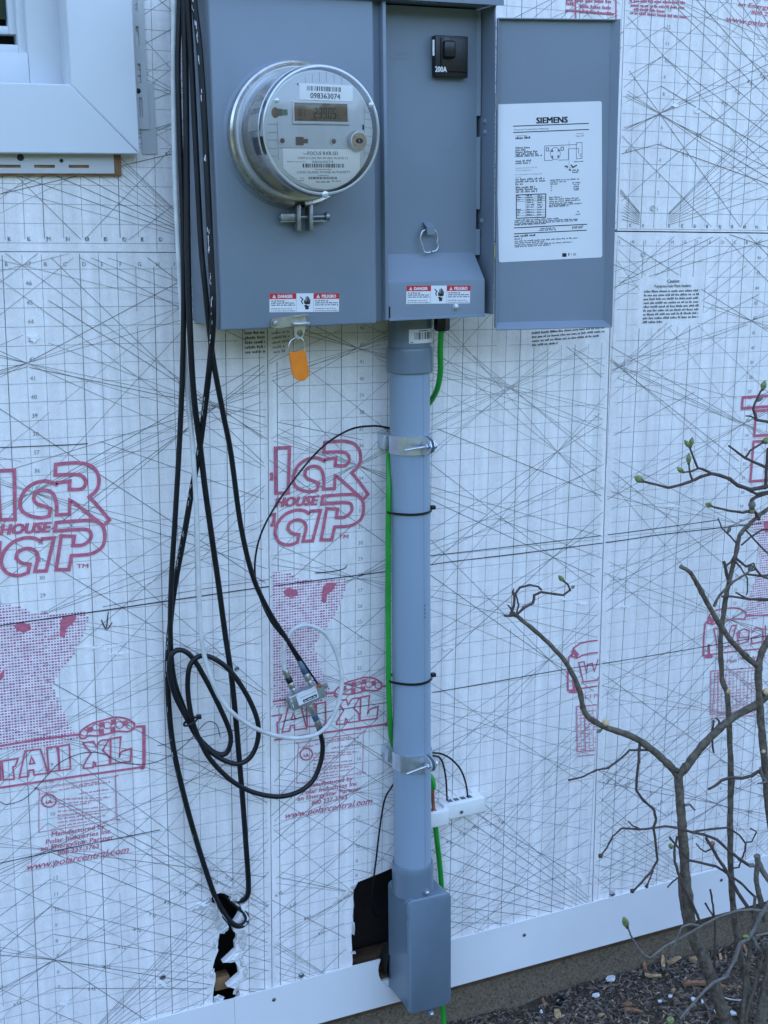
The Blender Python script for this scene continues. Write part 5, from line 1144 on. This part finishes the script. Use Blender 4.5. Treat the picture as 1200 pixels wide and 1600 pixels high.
for i, (pts, lab) in enumerate((([(660, 1172, -.5), (675, 1176, -.55), (690, 1178, -.6), (706, 1187, -.65), (720, 1203, -.65), (728, 1225, -.6), (731, 1246, -.55)], 'outer black bonding wire arching from the conduit into the white block'), ([(660, 1178, -.4), (676, 1180.5, -.45), (687, 1184, -.5), (693, 1196, -.52), (697, 1220, -.52), (698.5, 1250, -.5)], 'inner black bonding wire arching from the conduit into the white block'))):
    p = path(pts); tag(MB().tube(p, .062, 'cable_black', 8).build('bonding_wire', base=p[-1]), lab, 'wire', 'bonding wires at the white block')

# ================================================================== communication cables
def cable(pts, r, m, lab, name='coaxial_cable', group=None, n=10, k=8):
    p = path(pts, k); return tag(MB().tube(p, r, m, n).build(name, base=p[-1], angle=60), lab, 'cable', group), p
GRP = 'cables hanging beside the meter box'
TOP = -60
c1, p1 = cable([(299, TOP, -4.8), (303, 0, -4.9), (312, 80, -5.0), (320, 200, -5.1), (329, 390, -5.3), (333, 480, -5.3), (330, 545, -4.6), (322, 620, -3.6), (312, 700, -2.8), (300, 765, -2.2), (287, 840, -1.7), (275, 905, -1.3), (267, 965, -1.0), (262, 1040, -.8), (265, 1120, -.6), (275, 1190, -.6), (300, 1290, -.5), (330, 1385, -.45), (346, 1420, -.55), (362, 1442, -.6), (376, 1447, -.45), (386, 1437, -.3), (380, 1424, .1), (362, 1408, .5), (345, 1392, 1.2)], .165, 'cable_black', 'black cable with worn white lettering running down into the torn hole', group=GRP)
# worn white lettering on that cable
b = MB(); rn = random.Random(6); tot = len(p1)
for i in range(4, tot - 6):
    if rn.random() < .62:
        a, c = p1[i], p1[i + 1]; d = (c - a).normalized(); v = (CC - a).normalized(); s = d.cross(v).normalized()
        for q in range(3):
            if rn.random() < .5: continue
            o = a.lerp(c, rn.random()) ; off = rn.uniform(.15, .75); L = rn.uniform(.04, .16); ww = rn.uniform(.012, .03)
            for _ in range(1):
                nrm = (v * math.sqrt(1 - off * off) + s * off).normalized(); t2 = d.cross(nrm); b.add([o + nrm * .169 + d * L * x_ + t2 * ww * y_ for x_, y_ in ((-1, -1), (1, -1), (1, 1), (-1, 1))], [(0, 1, 2, 3)], 'cable_mark')
b.build('worn_lettering', c1, base=c1['_b'], kind='stuff')
cable([(292, TOP, -4.4), (294, 0, -4.4), (300, 110, -4.4), (307, 250, -4.5), (314, 380, -4.6), (320, 445, -4.7), (332, 554, -4.4), (348, 643, -3.7), (361, 710, -3.0), (376, 820, -2.3), (395, 900, -1.8), (420, 955, -1.4), (450, 1002, -1.1), (470, 1036, -.95)], .15, 'cable_black', 'black coaxial cable sweeping down from the box corner to the splitter top', group=GRP)
cable([(286, TOP, -3.9), (288, 0, -3.9), (291, 200, -4.0), (293, 380, -4.1), (297, 520, -4.0), (303, 620, -3.5), (313, 700, -2.8), (320, 760, -2.4), (331, 840, -2.0), (341, 910, -1.7), (351, 985, -1.45), (362, 1060, -1.3), (369, 1130, -1.2), (375, 1200, -1.1), (380, 1260, -1.0), (385, 1330, -.8), (388, 1375, -.6), (387, 1398, -.4), (378, 1407, 0), (365, 1405, .8)], .165, 'cable_black', 'straight black cable dropping past the coil into the torn hole', group=GRP)
zx = lambda x, y, Y: (240 + x / 3.158, 940 + y / 3.158, Y)
coil = [(279, TOP, -3.5), (281, 0, -3.5), (278, 100, -3.5), (282, 250, -3.6), (287, 400, -3.6), (286, 550, -3.3), (281, 680, -2.7), (273, 820, -2.1), (268, 900, -1.7), (266, 975, -1.4), (268, 1030, -1.2), zx(105, 400, -1.15), zx(140, 500, -1.15), zx(200, 640, -1.2), zx(280, 730, -1.3), zx(340, 755, -1.4), zx(372, 725, -1.5), zx(378, 650, -1.55), zx(330, 530, -1.6), zx(260, 390, -1.6), zx(190, 275, -1.6), zx(130, 238, -1.6), zx(88, 265, -1.6), zx(78, 350, -1.55), zx(105, 460, -1.45), zx(160, 570, -1.35), zx(230, 690, -1.35), zx(320, 768, -1.4), zx(405, 800, -1.5), zx(470, 775, -1.6), zx(510, 700, -1.7), zx(515, 600, -1.75), zx(470, 480, -1.8), zx(385, 350, -1.8), zx(295, 280, -1.8), zx(225, 270, -1.75), zx(180, 315, -1.7), zx(168, 400, -1.65), zx(175, 500, -1.6), zx(195, 600, -1.55), zx(235, 700, -1.5), zx(285, 785, -1.45), zx(380, 880, -1.4), zx(480, 936, -1.3), zx(600, 962, -1.2), zx(700, 945, -1.1), zx(780, 890, -1.0), zx(822, 800, -.95), zx(834, 710, -.95), zx(818, 635, -.95), zx(805, 605, -.95)]
cable(coil, .15, 'cable_black', 'black coaxial cable wound in two loops and ending under the splitter', group=GRP)
cable([(271, TOP, -3.0), (272, 0, -3.0), (271, 100, -3.0), (273, 250, -3.1), (278, 380, -3.2), (285, 500, -3.2), (292, 600, -3.0), (301, 700, -2.8), (307, 800, -2.6), (310, 900, -2.4), (315, 1000, -2.3), (330, 1060, -2.25), (352, 1102, -2.2), (388, 1132, -2.1), (430, 1149, -1.9), (470, 1153, -1.7), (503, 1142, -1.6), (524, 1112, -1.6), (534, 1070, -1.6), (529, 1030, -1.5), (510, 992, -1.4), (482, 977, -1.3), (457, 985, -1.15), (444, 1012, -1.0), (444, 1046, -.95)], .135, 'cable_white', 'white coaxial cable looping round the splitter', group=GRP)
q = [zx(175, 570, -1.9), zx(195, 600, -1.9)]
zt_ = thing('zip_tie', 'black zip tie binding the cable coil', 'zip tie', W(297, 1127, -1.5), 'zip tie on the coil')
ca = W(*zx(182, 592, -1.45)); dn = (W(*zx(235, 690, -1.45)) - W(*zx(140, 505, -1.45))).normalized(); sd_ = dn.cross(Vector((0, -1, 0))).normalized()
rp = [ca + (sd_ * math.cos(2 * PI * k / 18) * .42 + Vector((0, -1, 0)) * math.sin(2 * PI * k / 18) * .36) for k in range(19)]
MB().tube(rp, .07, 'black_plastic', 6, caps=False).build('strip', zt_)
MB().rbox(-.13, .13, -.14, .14, -.12, .12, 'black_plastic', .03, 2, Matrix.Translation(ca - sd_ * .55)).build('lock_head', zt_)
cable([(612, 671, -.5), (604, 668, -.6), (582, 665.5, -.8), (545, 672, -.9), (500, 702, -.9), (450, 762, -.9), (413, 822, -.95), (399, 872, -1.0), (402, 920, -1.1), (424, 972, -1.2), (458, 1012, -1.2), (488, 1056, -1.1), (496, 1068, -1.05)], .062, 'cable_black', 'thin black ground wire arching from the upper strap to the splitter screw', 'splitter_ground_wire', n=8)
cable([(616, 1224, -.5), (611, 1231, -.5), (601, 1250, -.5), (594, 1290, -.45), (588, 1340, -.4), (583, 1380, -.1), (580, 1412, .4), (584, 1428, .9), (592, 1432, 1.5)], .06, 'cable_black', 'thin dark wire running into the square cut-out', 'loose_wire', n=8)
# splitter
sp = thing('cable_splitter', 'small zinc two way coaxial splitter with label hanging among the cables', 'splitter', W(480, 1092, -.9))
f, w, h = wallfr(-.95).sub((458, 1112), (511, 1088), (449, 1091))
b = MB().frbox(f, 0, w, 0, h, -.5, 0, 'zinc', .07, 3); b.frbox(f, -.12, .12, h * .1, h * .9, -.45, -.35, 'zinc', .03); b.build('body', sp)
for yy in (.25, .62): MB().frbox(f, .07, .15, h * yy, h * (yy + .22), -.02, .012, 'paper', .02, 1).build('mount_slot', sp)
b = MB().frbox(f, w * .2, w * .78, h * .2, h * .92, -.01, .012, 'paper', .02, 1); b.fquad(f, w * .34, h * .26, w * .74, h * .46, .016, 'label_black'); b.words(f, w * .37, w * .71, h * .31, .09, .02, 'paper'); b.words(f, w * .3, w * .74, h * .62, .05, .016, 'label_grey'); b.build('rating_label', sp)
def fitting(p, q, bands):
    p = Vector(p); q = Vector(q); d = q - p; L = d.length; d.normalize(); b = MB()
    for t0, t1, r, m in bands: b.lathe([(.001, 0), (r * .92, 0), (r, .03), (r, (t1 - t0) * L - .03), (r * .92, (t1 - t0) * L), (.001, (t1 - t0) * L)], p + d * t0 * L, d, m, 20)
    b.build('connector', sp)
fitting(W(460, 1083, -1.2), W(445, 1046, -1.0), [(0, .22, .17, 'zinc'), (.22, .45, .21, 'nickel'), (.45, .68, .20, 'black_plastic'), (.68, 1, .19, 'nickel')])
fitting(W(487, 1073, -1.2), W(468, 1032, -1.0), [(0, .25, .17, 'zinc'), (.25, .5, .21, 'nickel'), (.5, .75, .20, 'blue_band'), (.75, 1, .19, 'pvc_dark')])
fitting(W(483, 1101, -1.2), W(500, 1137, -1.0), [(0, .42, .2, 'nickel'), (.42, .65, .19, 'blue_band'), (.65, 1, .2, 'nickel')])
gsc = f.P(w * .88, h * .95, .05); MB().lathe([(.001, .22), (.1, .2), (.14, .1), (.14, -.1)], gsc, (0, -1, 0), 'copper', 12).build('ground_screw', sp)
MB().frbox(f, w * .82, w * 1.12, h * .5, h * .98, -.3, -.02, 'zinc', .04).build('ground_tab', sp)

# ================================================================== shrub
sh = thing('shrub', 'bare twiggy shrub with green buds growing in front of the wall', 'shrub', WZ(1150, 1600, -4.5))
def stem(pts, w0, w1, m='bark', name='stem', k=6, knots=0):
    """pts: (px, py, Y); w: width in photograph pixels at both ends"""
    if m != 'bark' or len(pts) < 4:
        A_ = [W(*q_) for q_ in pts]; P = []
        for a_, b_ in zip(A_, A_[1:]): P += [a_, a_.lerp(b_, .12), a_.lerp(b_, .5), a_.lerp(b_, .88)]
        P.append(A_[-1]); k = 4
    else: P = path(pts, k)
    N = len(P); rn = random.Random(int(pts[0][0] * 7 + pts[0][1]))
    R = []
    for i in range(N):
        w = w0 + (w1 - w0) * i / (N - 1); dep = (P[i] - CC).dot(CR[2]); r = w / 2 * dep / CF
        R.append(r * (1 + rn.uniform(-.1, .1) + (.22 if knots and i % (k * knots) == k else 0)))
    P = [p + Vector((rn.uniform(-.02, .02), rn.uniform(-.02, .02), 0)) for p in P]
    o = MB().tube(P, R, m, 9).build(name, sh, angle=70); return o
def bud(px, py, Y, dx, dy, ln=18, wd_=8, m='bud'):   # pointed leaf bud, two scales
    a = W(px, py, Y); e = W(px + dx, py + dy, Y); d = (e - a).normalized(); s = (a - CC).dot(CR[2]) / CF; L = ln * s; r = wd_ / 2 * s
    pr = [(.15, 0), (.6, .12), (.95, .32), (1, .48), (.8, .68), (.42, .86), (.02, 1)]
    b = MB().lathe([(r * q, L * t) for q, t in pr], a, d, m, 9); d2 = (d + Vector((random.uniform(-.3, .3), random.uniform(-.3, .3), random.uniform(-.2, .2)))).normalized()
    b.lathe([(r * .75 * q, L * .8 * t) for q, t in pr], a + d * L * .05, d2, m, 8); b.lathe([(r * .5, -.03), (r * .55, L * .12), (r * .3, L * .2)], a, d, 'twig', 8); b.build('bud', sh)
BK = 'bark'
stem([(1152, 1655, -8.6), (1136, 1602, -8.2), (1122, 1560, -8.0), (1105, 1512, -7.8), (1083, 1460, -7.5), (1073, 1400, -7.2), (1068, 1320, -6.9), (1063, 1260, -6.7), (1060, 1208, -6.5)], 23, 13, name='trunk', knots=4)
stem([(1060, 1212, -6.5), (1043, 1193, -6.4), (1012, 1166, -6.2), (985, 1150, -6.0), (945, 1136, -5.8), (920, 1121, -5.6), (911, 1105, -5.5), (904, 1075, -5.4), (884, 1035, -5.2), (850, 998, -5.0), (812, 966, -4.8), (802, 958, -4.8)], 12, 6, knots=5)
stem([(1060, 1212, -6.5), (1072, 1198, -6.6), (1095, 1168, -6.8), (1120, 1142, -7.0), (1150, 1118, -7.2), (1178, 1103, -7.4), (1198, 1088, -7.5), (1225, 1075, -7.6)], 13, 12, knots=4)
stem([(1176, 1590, -7.0), (1168, 1545, -6.8), (1158, 1500, -6.6), (1148, 1440, -6.4), (1143, 1380, -6.2), (1141, 1300, -6.0), (1142, 1220, -5.8), (1140, 1150, -5.6), (1137, 1090, -5.5), (1128, 1058, -5.4), (1126, 1000, -5.3), (1131, 955, -5.2), (1140, 905, -5.1), (1151, 860, -5.0), (1155, 838, -5.0), (1165, 825, -5.0), (1185, 806, -5.1), (1215, 785, -5.2)], 11, 6, name='trunk', knots=5)
stem([(1210, 1330, -8.0), (1201, 1260, -7.9), (1196, 1200, -7.8), (1190, 1140, -7.7), (1186, 1080, -7.6), (1185, 1045, -7.5), (1190, 1020, -7.5), (1205, 992, -7.5)], 13, 10, name='trunk', knots=4)
stem([(1186, 1042, -7.5), (1165, 1025, -7.4), (1140, 998, -7.3), (1115, 960, -7.1), (1096, 925, -7.0), (1084, 904, -6.9), (1076, 892, -6.9), (1063, 885, -6.8)], 10, 6, knots=3)
stem([(1115, 948, -7.1), (1125, 930, -7.1), (1145, 910, -7.2), (1165, 897, -7.2), (1180, 885, -7.3)], 5, 3)
stem([(1218, 755, -5.4), (1195, 761, -5.4), (1172, 765, -5.3), (1152, 758, -5.3), (1140, 748, -5.2), (1122, 742, -5.2), (1112, 740, -5.2), (1095, 745, -5.1), (1080, 752, -5.1), (1062, 758, -5.0), (1045, 762, -5.0), (1025, 757, -4.9), (1004, 752, -4.9)], 7, 3.5, 'twig', 'twig', knots=3); bud(1004, 752, -4.9, -10, -6, 18, 12)
stem([(1112, 740, -5.2), (1098, 733, -5.2), (1090, 731, -5.2), (1084, 716, -5.1), (1078, 700, -5.1)], 4.5, 3, 'twig', 'twig'); bud(1078, 699, -5.1, -6, -8, 17, 8); bud(1079, 698, -5.1, 2, -10, 16, 8)
stem([(1082, 752, -5.1), (1078, 738, -5.1), (1076, 724, -5.1)], 3.5, 2.5, 'twig', 'twig'); bud(1076, 725, -5.1, 0, -10, 18, 8)
stem([(1092, 732, -5.2), (1078, 737, -5.1), (1068, 738, -5.1)], 3.5, 2.5, 'twig', 'twig'); bud(1068, 738, -5.1, -8, -6, 16, 8)
stem([(1218, 780, -5.3), (1200, 770, -5.3), (1185, 775, -5.2), (1175, 780, -5.2), (1172, 790, -5.2), (1180, 800, -5.2), (1186, 812, -5.1)], 6, 5, 'twig', 'twig')
stem([(1176, 797, -5.2), (1160, 801, -5.1), (1140, 798, -5.1), (1118, 793, -5.0), (1112, 791, -5.0)], 4.5, 3, 'twig', 'twig'); bud(1112, 791, -5.0, -10, -4, 14, 8); bud(1170, 800, -5.2, 10, -3, 12, 9); bud(1173, 795, -5.3, 3, -9, 14, 12, 'twig_pale')
stem([(1168, 765, -5.3), (1182, 772, -5.3), (1200, 768, -5.3), (1225, 760, -5.4)], 4, 4, 'twig', 'twig')
stem([(1196, 762, -5.4), (1197, 745, -5.4), (1198, 728, -5.4), (1200, 700, -5.4)], 6, 5, 'twig', 'twig')
stem([(1197, 730, -5.4), (1180, 723, -5.3), (1165, 716, -5.3), (1150, 705, -5.2), (1138, 696, -5.2)], 5, 3, 'twig', 'twig')
stem([(1165, 715, -5.3), (1172, 704, -5.3), (1185, 696, -5.3), (1193, 691, -5.3)], 3.5, 3, 'twig', 'twig'); bud(1192, 691, -5.3, 9, -4, 14, 11)
stem([(1218, 662, -5.4), (1200, 659, -5.4), (1182, 656, -5.3), (1177, 640, -5.3), (1180, 628, -5.3), (1187, 614, -5.3), (1192, 606, -5.3)], 5, 3, 'twig', 'twig'); bud(1191, 610, -5.3, 3, -10, 17, 9); bud(1181, 627, -5.3, 9, -5, 17, 7, 'twig_pale')
stem([(1181, 655, -5.3), (1172, 650, -5.2), (1165, 650, -5.2)], 3, 2, 'twig', 'twig')
stem([(1150, 862, -5.0), (1150, 848, -5.0), (1138, 835, -4.9), (1128, 825, -4.9), (1122, 810, -4.9)], 3.5, 2, 'twig', 'twig'); bud(1137, 833, -4.9, 4, -9, 12, 6, 'twig_pale')
stem([(1137, 905, -5.1), (1134, 890, -5.1), (1131, 878, -5.1)], 5, 5, 'twig', 'twig'); stem([(1132, 886, -5.1), (1142, 878, -5.0), (1148, 868, -5.0), (1150, 858, -5.0)], 4, 3, 'twig', 'twig')
stem([(1148, 876, -5.4), (1158, 888, -5.5), (1168, 905, -5.6), (1168, 925, -5.6), (1166, 930, -5.6)], 3, 2, 'twig', 'twig'); stem([(1150, 872, -5.4), (1165, 885, -5.5), (1178, 885, -5.5), (1190, 900, -5.6), (1215, 910, -5.6)], 4, 3, 'twig', 'twig')
stem([(1168, 884, -5.5), (1178, 880, -5.6), (1180, 890, -5.6), (1172, 892, -5.6)], 3, 2.5, 'twig', 'twig'); bud(1170, 890, -5.6, 6, -3, 9, 8, 'twig_pale')
stem([(1128, 932, -5.4), (1145, 932, -5.5), (1170, 936, -5.6), (1215, 936, -5.7)], 3.5, 4, 'twig', 'twig'); stem([(1150, 926, -5.5), (1165, 934, -5.6), (1185, 938, -5.6), (1215, 938, -5.7)], 3, 3, 'twig', 'twig'); stem([(1165, 897, -5.5), (1190, 900, -5.5), (1215, 898, -5.5)], 3.5, 3.5, 'twig', 'twig')
stem([(1165, 828, -5.2), (1180, 845, -5.3), (1200, 865, -5.4), (1220, 880, -5.5)], 3, 2.5, 'twig', 'twig'); stem([(1158, 852, -5.1), (1172, 840, -5.2), (1190, 828, -5.2), (1215, 826, -5.3)], 3, 3, 'twig', 'twig')
# curled tip of the left branch
stem([(803, 960, -4.8), (795, 962, -4.8), (788, 962, -4.8)], 6, 3, 'twig', 'twig'); stem([(797, 962, -4.8), (803, 945, -4.7), (804, 930, -4.7), (812, 918, -4.6), (828, 914, -4.6), (842, 917, -4.6), (846, 922, -4.6)], 4.5, 3, 'twig', 'twig'); stem([(806, 962, -4.8), (818, 950, -4.8), (833, 942, -4.8), (835, 930, -4.8), (845, 925, -4.8), (865, 928, -4.8), (880, 930, -4.8), (891, 922, -4.8), (887, 913, -4.8), (880, 907, -4.8)], 4.5, 3, 'twig', 'twig', knots=2); bud(881, 908, -4.8, -7, -7, 15, 8)
stem([(800, 955, -4.8), (796, 948, -4.8), (793, 945, -4.8)], 3.5, 2, 'twig', 'twig'); stem([(803, 930, -4.7), (801, 924, -4.7), (803, 920, -4.7)], 4, 2, 'twig', 'twig'); stem([(806, 962, -4.8), (810, 945, -4.8), (806, 928, -4.75)], 3, 2.5, 'twig', 'twig')
# peeling bark stubs
bud(947, 1135, -5.9, -1, -10, 13, 12, 'cut_wood'); bud(940, 1140, -5.8, -7, 4, 10, 6, 'twig_pale'); bud(1138, 1085, -5.6, 0, -10, 12, 8, 'cut_wood'); bud(1192, 1085, -7.8, 8, -6, 16, 12, 'cut_wood'); bud(1189, 1172, -7.9, 10, 5, 12, 7, 'cut_wood'); bud(1058, 1208, -6.7, 0, -10, 10, 9, 'twig')
stem([(1070, 1258, -6.9), (1078, 1257, -6.9), (1086, 1266, -6.9)], 4.5, 3, 'twig_pale', 'twig'); stem([(1122, 1135, -7.0), (1124, 1127, -7.0), (1119, 1122, -7.0)], 4, 2.5, 'twig', 'twig'); stem([(1115, 1125, -6.9), (1113, 1140, -6.9), (1113, 1160, -6.9), (1115, 1176, -6.9)], 3.5, 3, 'twig', 'twig')
# left twigs
stem([(1016, 1172, -6.2), (1000, 1172, -6.1), (984, 1172, -6.1), (970, 1185, -6.0), (950, 1200, -5.9), (932, 1203, -5.9), (910, 1214, -5.8), (888, 1219, -5.8)], 3.5, 3, 'twig', 'twig', knots=3)
stem([(999, 1163, -6.2), (998, 1190, -6.3), (995, 1220, -6.4), (994, 1235, -6.4), (1005, 1250, -6.4), (1022, 1265, -6.5), (1025, 1280, -6.5), (1021, 1295, -6.5), (1025, 1320, -6.6), (1027, 1345, -6.6), (1018, 1362, -6.6), (1003, 1378, -6.6), (990, 1392, -6.6)], 4.5, 3.5, 'twig', 'twig', knots=3); stem([(1021, 1360, -6.6), (1016, 1372, -6.7), (1011, 1385, -6.7)], 3, 2.5, 'twig', 'twig'); bud(990, 1390, -6.6, -5, 5, 7, 8, 'twig'); bud(1011, 1382, -6.7, -1, 6, 7, 6, 'twig')
stem([(1170, 1352, -7.6), (1155, 1342, -7.5), (1140, 1330, -7.4), (1120, 1312, -7.3), (1100, 1304, -7.2), (1080, 1300, -7.1), (1062, 1294, -7.0), (1040, 1291, -6.9), (1020, 1294, -6.8), (1000, 1296, -6.8), (972, 1294, -6.7), (958, 1306, -6.6), (948, 1325, -6.6), (938, 1337, -6.6)], 5, 2.6, 'twig', 'twig', knots=4); bud(941, 1335, -6.6, -6, 5, 8, 8, 'twig'); stem([(1001, 1296, -6.8), (988, 1290, -6.8), (982, 1283, -6.8)], 3, 2, 'twig', 'twig')
stem([(1080, 1300, -7.1), (1105, 1296, -7.1), (1138, 1293, -7.1), (1155, 1305, -7.1), (1165, 1318, -7.1), (1164, 1330, -7.1), (1158, 1345, -7.1), (1155, 1355, -7.1), (1145, 1357, -7.1)], 3.5, 2.5, 'twig', 'twig'); stem([(1166, 1316, -7.1), (1175, 1315, -7.1), (1182, 1300, -7.1), (1172, 1294, -7.1)], 2.5, 2, 'twig', 'twig')
stem([(1200, 1375, -8.2), (1190, 1358, -8.0), (1184, 1345, -7.9), (1183, 1337, -7.9)], 8, 10, 'twig_pale', 'stem'); stem([(1184, 1345, -7.9), (1182, 1375, -8.0), (1188, 1405, -8.1), (1196, 1440, -8.3)], 8, 9, 'bark', 'stem'); stem([(1178, 1352, -7.8), (1170, 1352, -7.7)], 7, 6, 'twig_pale', 'twig')
stem([(1195, 1365, -8.1), (1205, 1385, -8.2), (1220, 1400, -8.3)], 6, 6, 'twig_pale', 'twig')
stem([(1103, 1309, -7.4), (1113, 1325, -7.5), (1122, 1342, -7.6), (1132, 1355, -7.7), (1142, 1375, -7.8), (1155, 1398, -7.9), (1170, 1420, -8.1), (1180, 1428, -8.2)], 5, 6, 'twig', 'twig', knots=3); bud(1113, 1322, -7.5, 0, -8, 9, 9, 'chip_red'); stem([(1110, 1327, -7.5), (1102, 1331, -7.5), (1094, 1326, -7.5), (1088, 1318, -7.5)], 3, 2, 'twig', 'twig')
stem([(1046, 1308, -7.2), (1058, 1322, -7.2), (1076, 1343, -7.3), (1068, 1350, -7.3), (1062, 1370, -7.3), (1053, 1376, -7.3), (1043, 1387, -7.3)], 3.5, 2.5, 'twig', 'twig'); stem([(1076, 1344, -7.3), (1095, 1348, -7.4), (1120, 1354, -7.5), (1140, 1367, -7.6), (1158, 1380, -7.7), (1180, 1402, -7.8)], 4, 4, 'twig', 'twig'); bud(1049, 1325, -7.2, -2, -7, 9, 8)
stem([(1058, 1307, -7.2), (1054, 1325, -7.2), (1054, 1345, -7.3), (1060, 1365, -7.4), (1068, 1385, -7.6), (1080, 1408, -7.8), (1090, 1430, -7.9), (1095, 1445, -8.0)], 4, 4.5, 'twig', 'twig')
stem([(1061, 1372, -7.5), (1062, 1395, -7.7), (1066, 1425, -7.9), (1070, 1445, -8.0)], 4, 4, 'twig', 'twig')
stem([(1116, 1530, -7.4), (1117, 1480, -7.2), (1117, 1440, -7.1), (1113, 1410, -7.0), (1110, 1390, -7.0)], 4, 3, 'twig', 'twig'); stem([(1117, 1435, -7.0), (1107, 1420, -7.0), (1102, 1411, -7.0)], 3, 3, 'twig', 'twig')
stem([(1200, 1424, -8.6), (1175, 1421, -8.5), (1150, 1423, -8.4), (1120, 1434, -8.3), (1090, 1450, -8.2), (1065, 1465, -8.1), (1040, 1478, -8.0), (1016, 1497, -7.9), (1006, 1492, -7.9), (995, 1478, -7.8), (985, 1460, -7.8), (980, 1448, -7.8)], 4.5, 3, 'twig_pale', 'twig', knots=4); bud(980, 1449, -7.8, -4, -12, 22, 11)
stem([(1047, 1500, -8.0), (1052, 1482, -8.1), (1058, 1465, -8.1), (1066, 1448, -8.2), (1078, 1444, -8.2), (1092, 1446, -8.2)], 3.5, 3.5, 'twig_pale', 'twig')
stem([(1062, 1592, -9.2), (1080, 1572, -9.1), (1100, 1549, -9.0), (1115, 1535, -8.9), (1134, 1527, -8.8), (1148, 1500, -8.7), (1156, 1475, -8.6), (1170, 1465, -8.6), (1180, 1450, -8.6), (1188, 1430, -8.6), (1205, 1405, -8.6)], 4, 8, 'twig_pale', 'stem', knots=4); bud(1170, 1464, -8.6, -10, -1, 13, 7); bud(1051, 1597, -9.2, -5, -3, 14, 14)
stem([(1176, 1464, -8.6), (1182, 1478, -8.7), (1190, 1486, -8.7), (1210, 1478, -8.7)], 6, 6, 'twig_pale', 'twig'); stem([(1180, 1462, -8.6), (1200, 1458, -8.6), (1220, 1460, -8.6)], 4, 4, 'twig_pale', 'twig')
stem([(1162, 1640, -8.8), (1160, 1590, -8.7), (1166, 1530, -8.5), (1172, 1480, -8.4), (1177, 1440, -8.3), (1180, 1400, -8.2)], 9, 5, 'bark', 'stem', knots=3); stem([(1158, 1640, -8.8), (1168, 1580, -8.8), (1180, 1540, -8.8), (1190, 1505, -8.8), (1195, 1490, -8.8), (1190, 1470, -8.8)], 8, 5, 'bark', 'stem')
stem([(1205, 1480, -9.3), (1200, 1530, -9.4), (1190, 1580, -9.5), (1182, 1640, -9.6)], 14, 22, 'bark', 'trunk'); stem([(1186, 1545, -9.2), (1192, 1565, -9.2), (1200, 1575, -9.2), (1215, 1582, -9.2)], 3, 3, 'twig_pale', 'twig')
stem([(1098, 1610, -8.7), (1110, 1592, -8.6), (1105, 1575, -8.6), (1099, 1562, -8.6)], 3.5, 2, 'twig_pale', 'twig'); stem([(1195, 1212, -7.8), (1185, 1205, -7.7), (1175, 1212, -7.6), (1160, 1216, -7.5), (1140, 1215, -7.4), (1128, 1219, -7.3), (1117, 1228, -7.2), (1107, 1233, -7.2)], 6, 4, 'twig', 'twig'); stem([(1188, 1200, -7.9), (1192, 1215, -7.9), (1200, 1222, -8.0), (1212, 1222, -8.0)], 5, 4, 'twig_pale', 'twig'); stem([(1196, 1222, -8.0), (1188, 1224, -8.0), (1184, 1224, -8.0)], 4, 2.5, 'twig_pale', 'twig')
for o in list(bpy.data.objects):
    if '_b' in o.keys(): del o['_b']
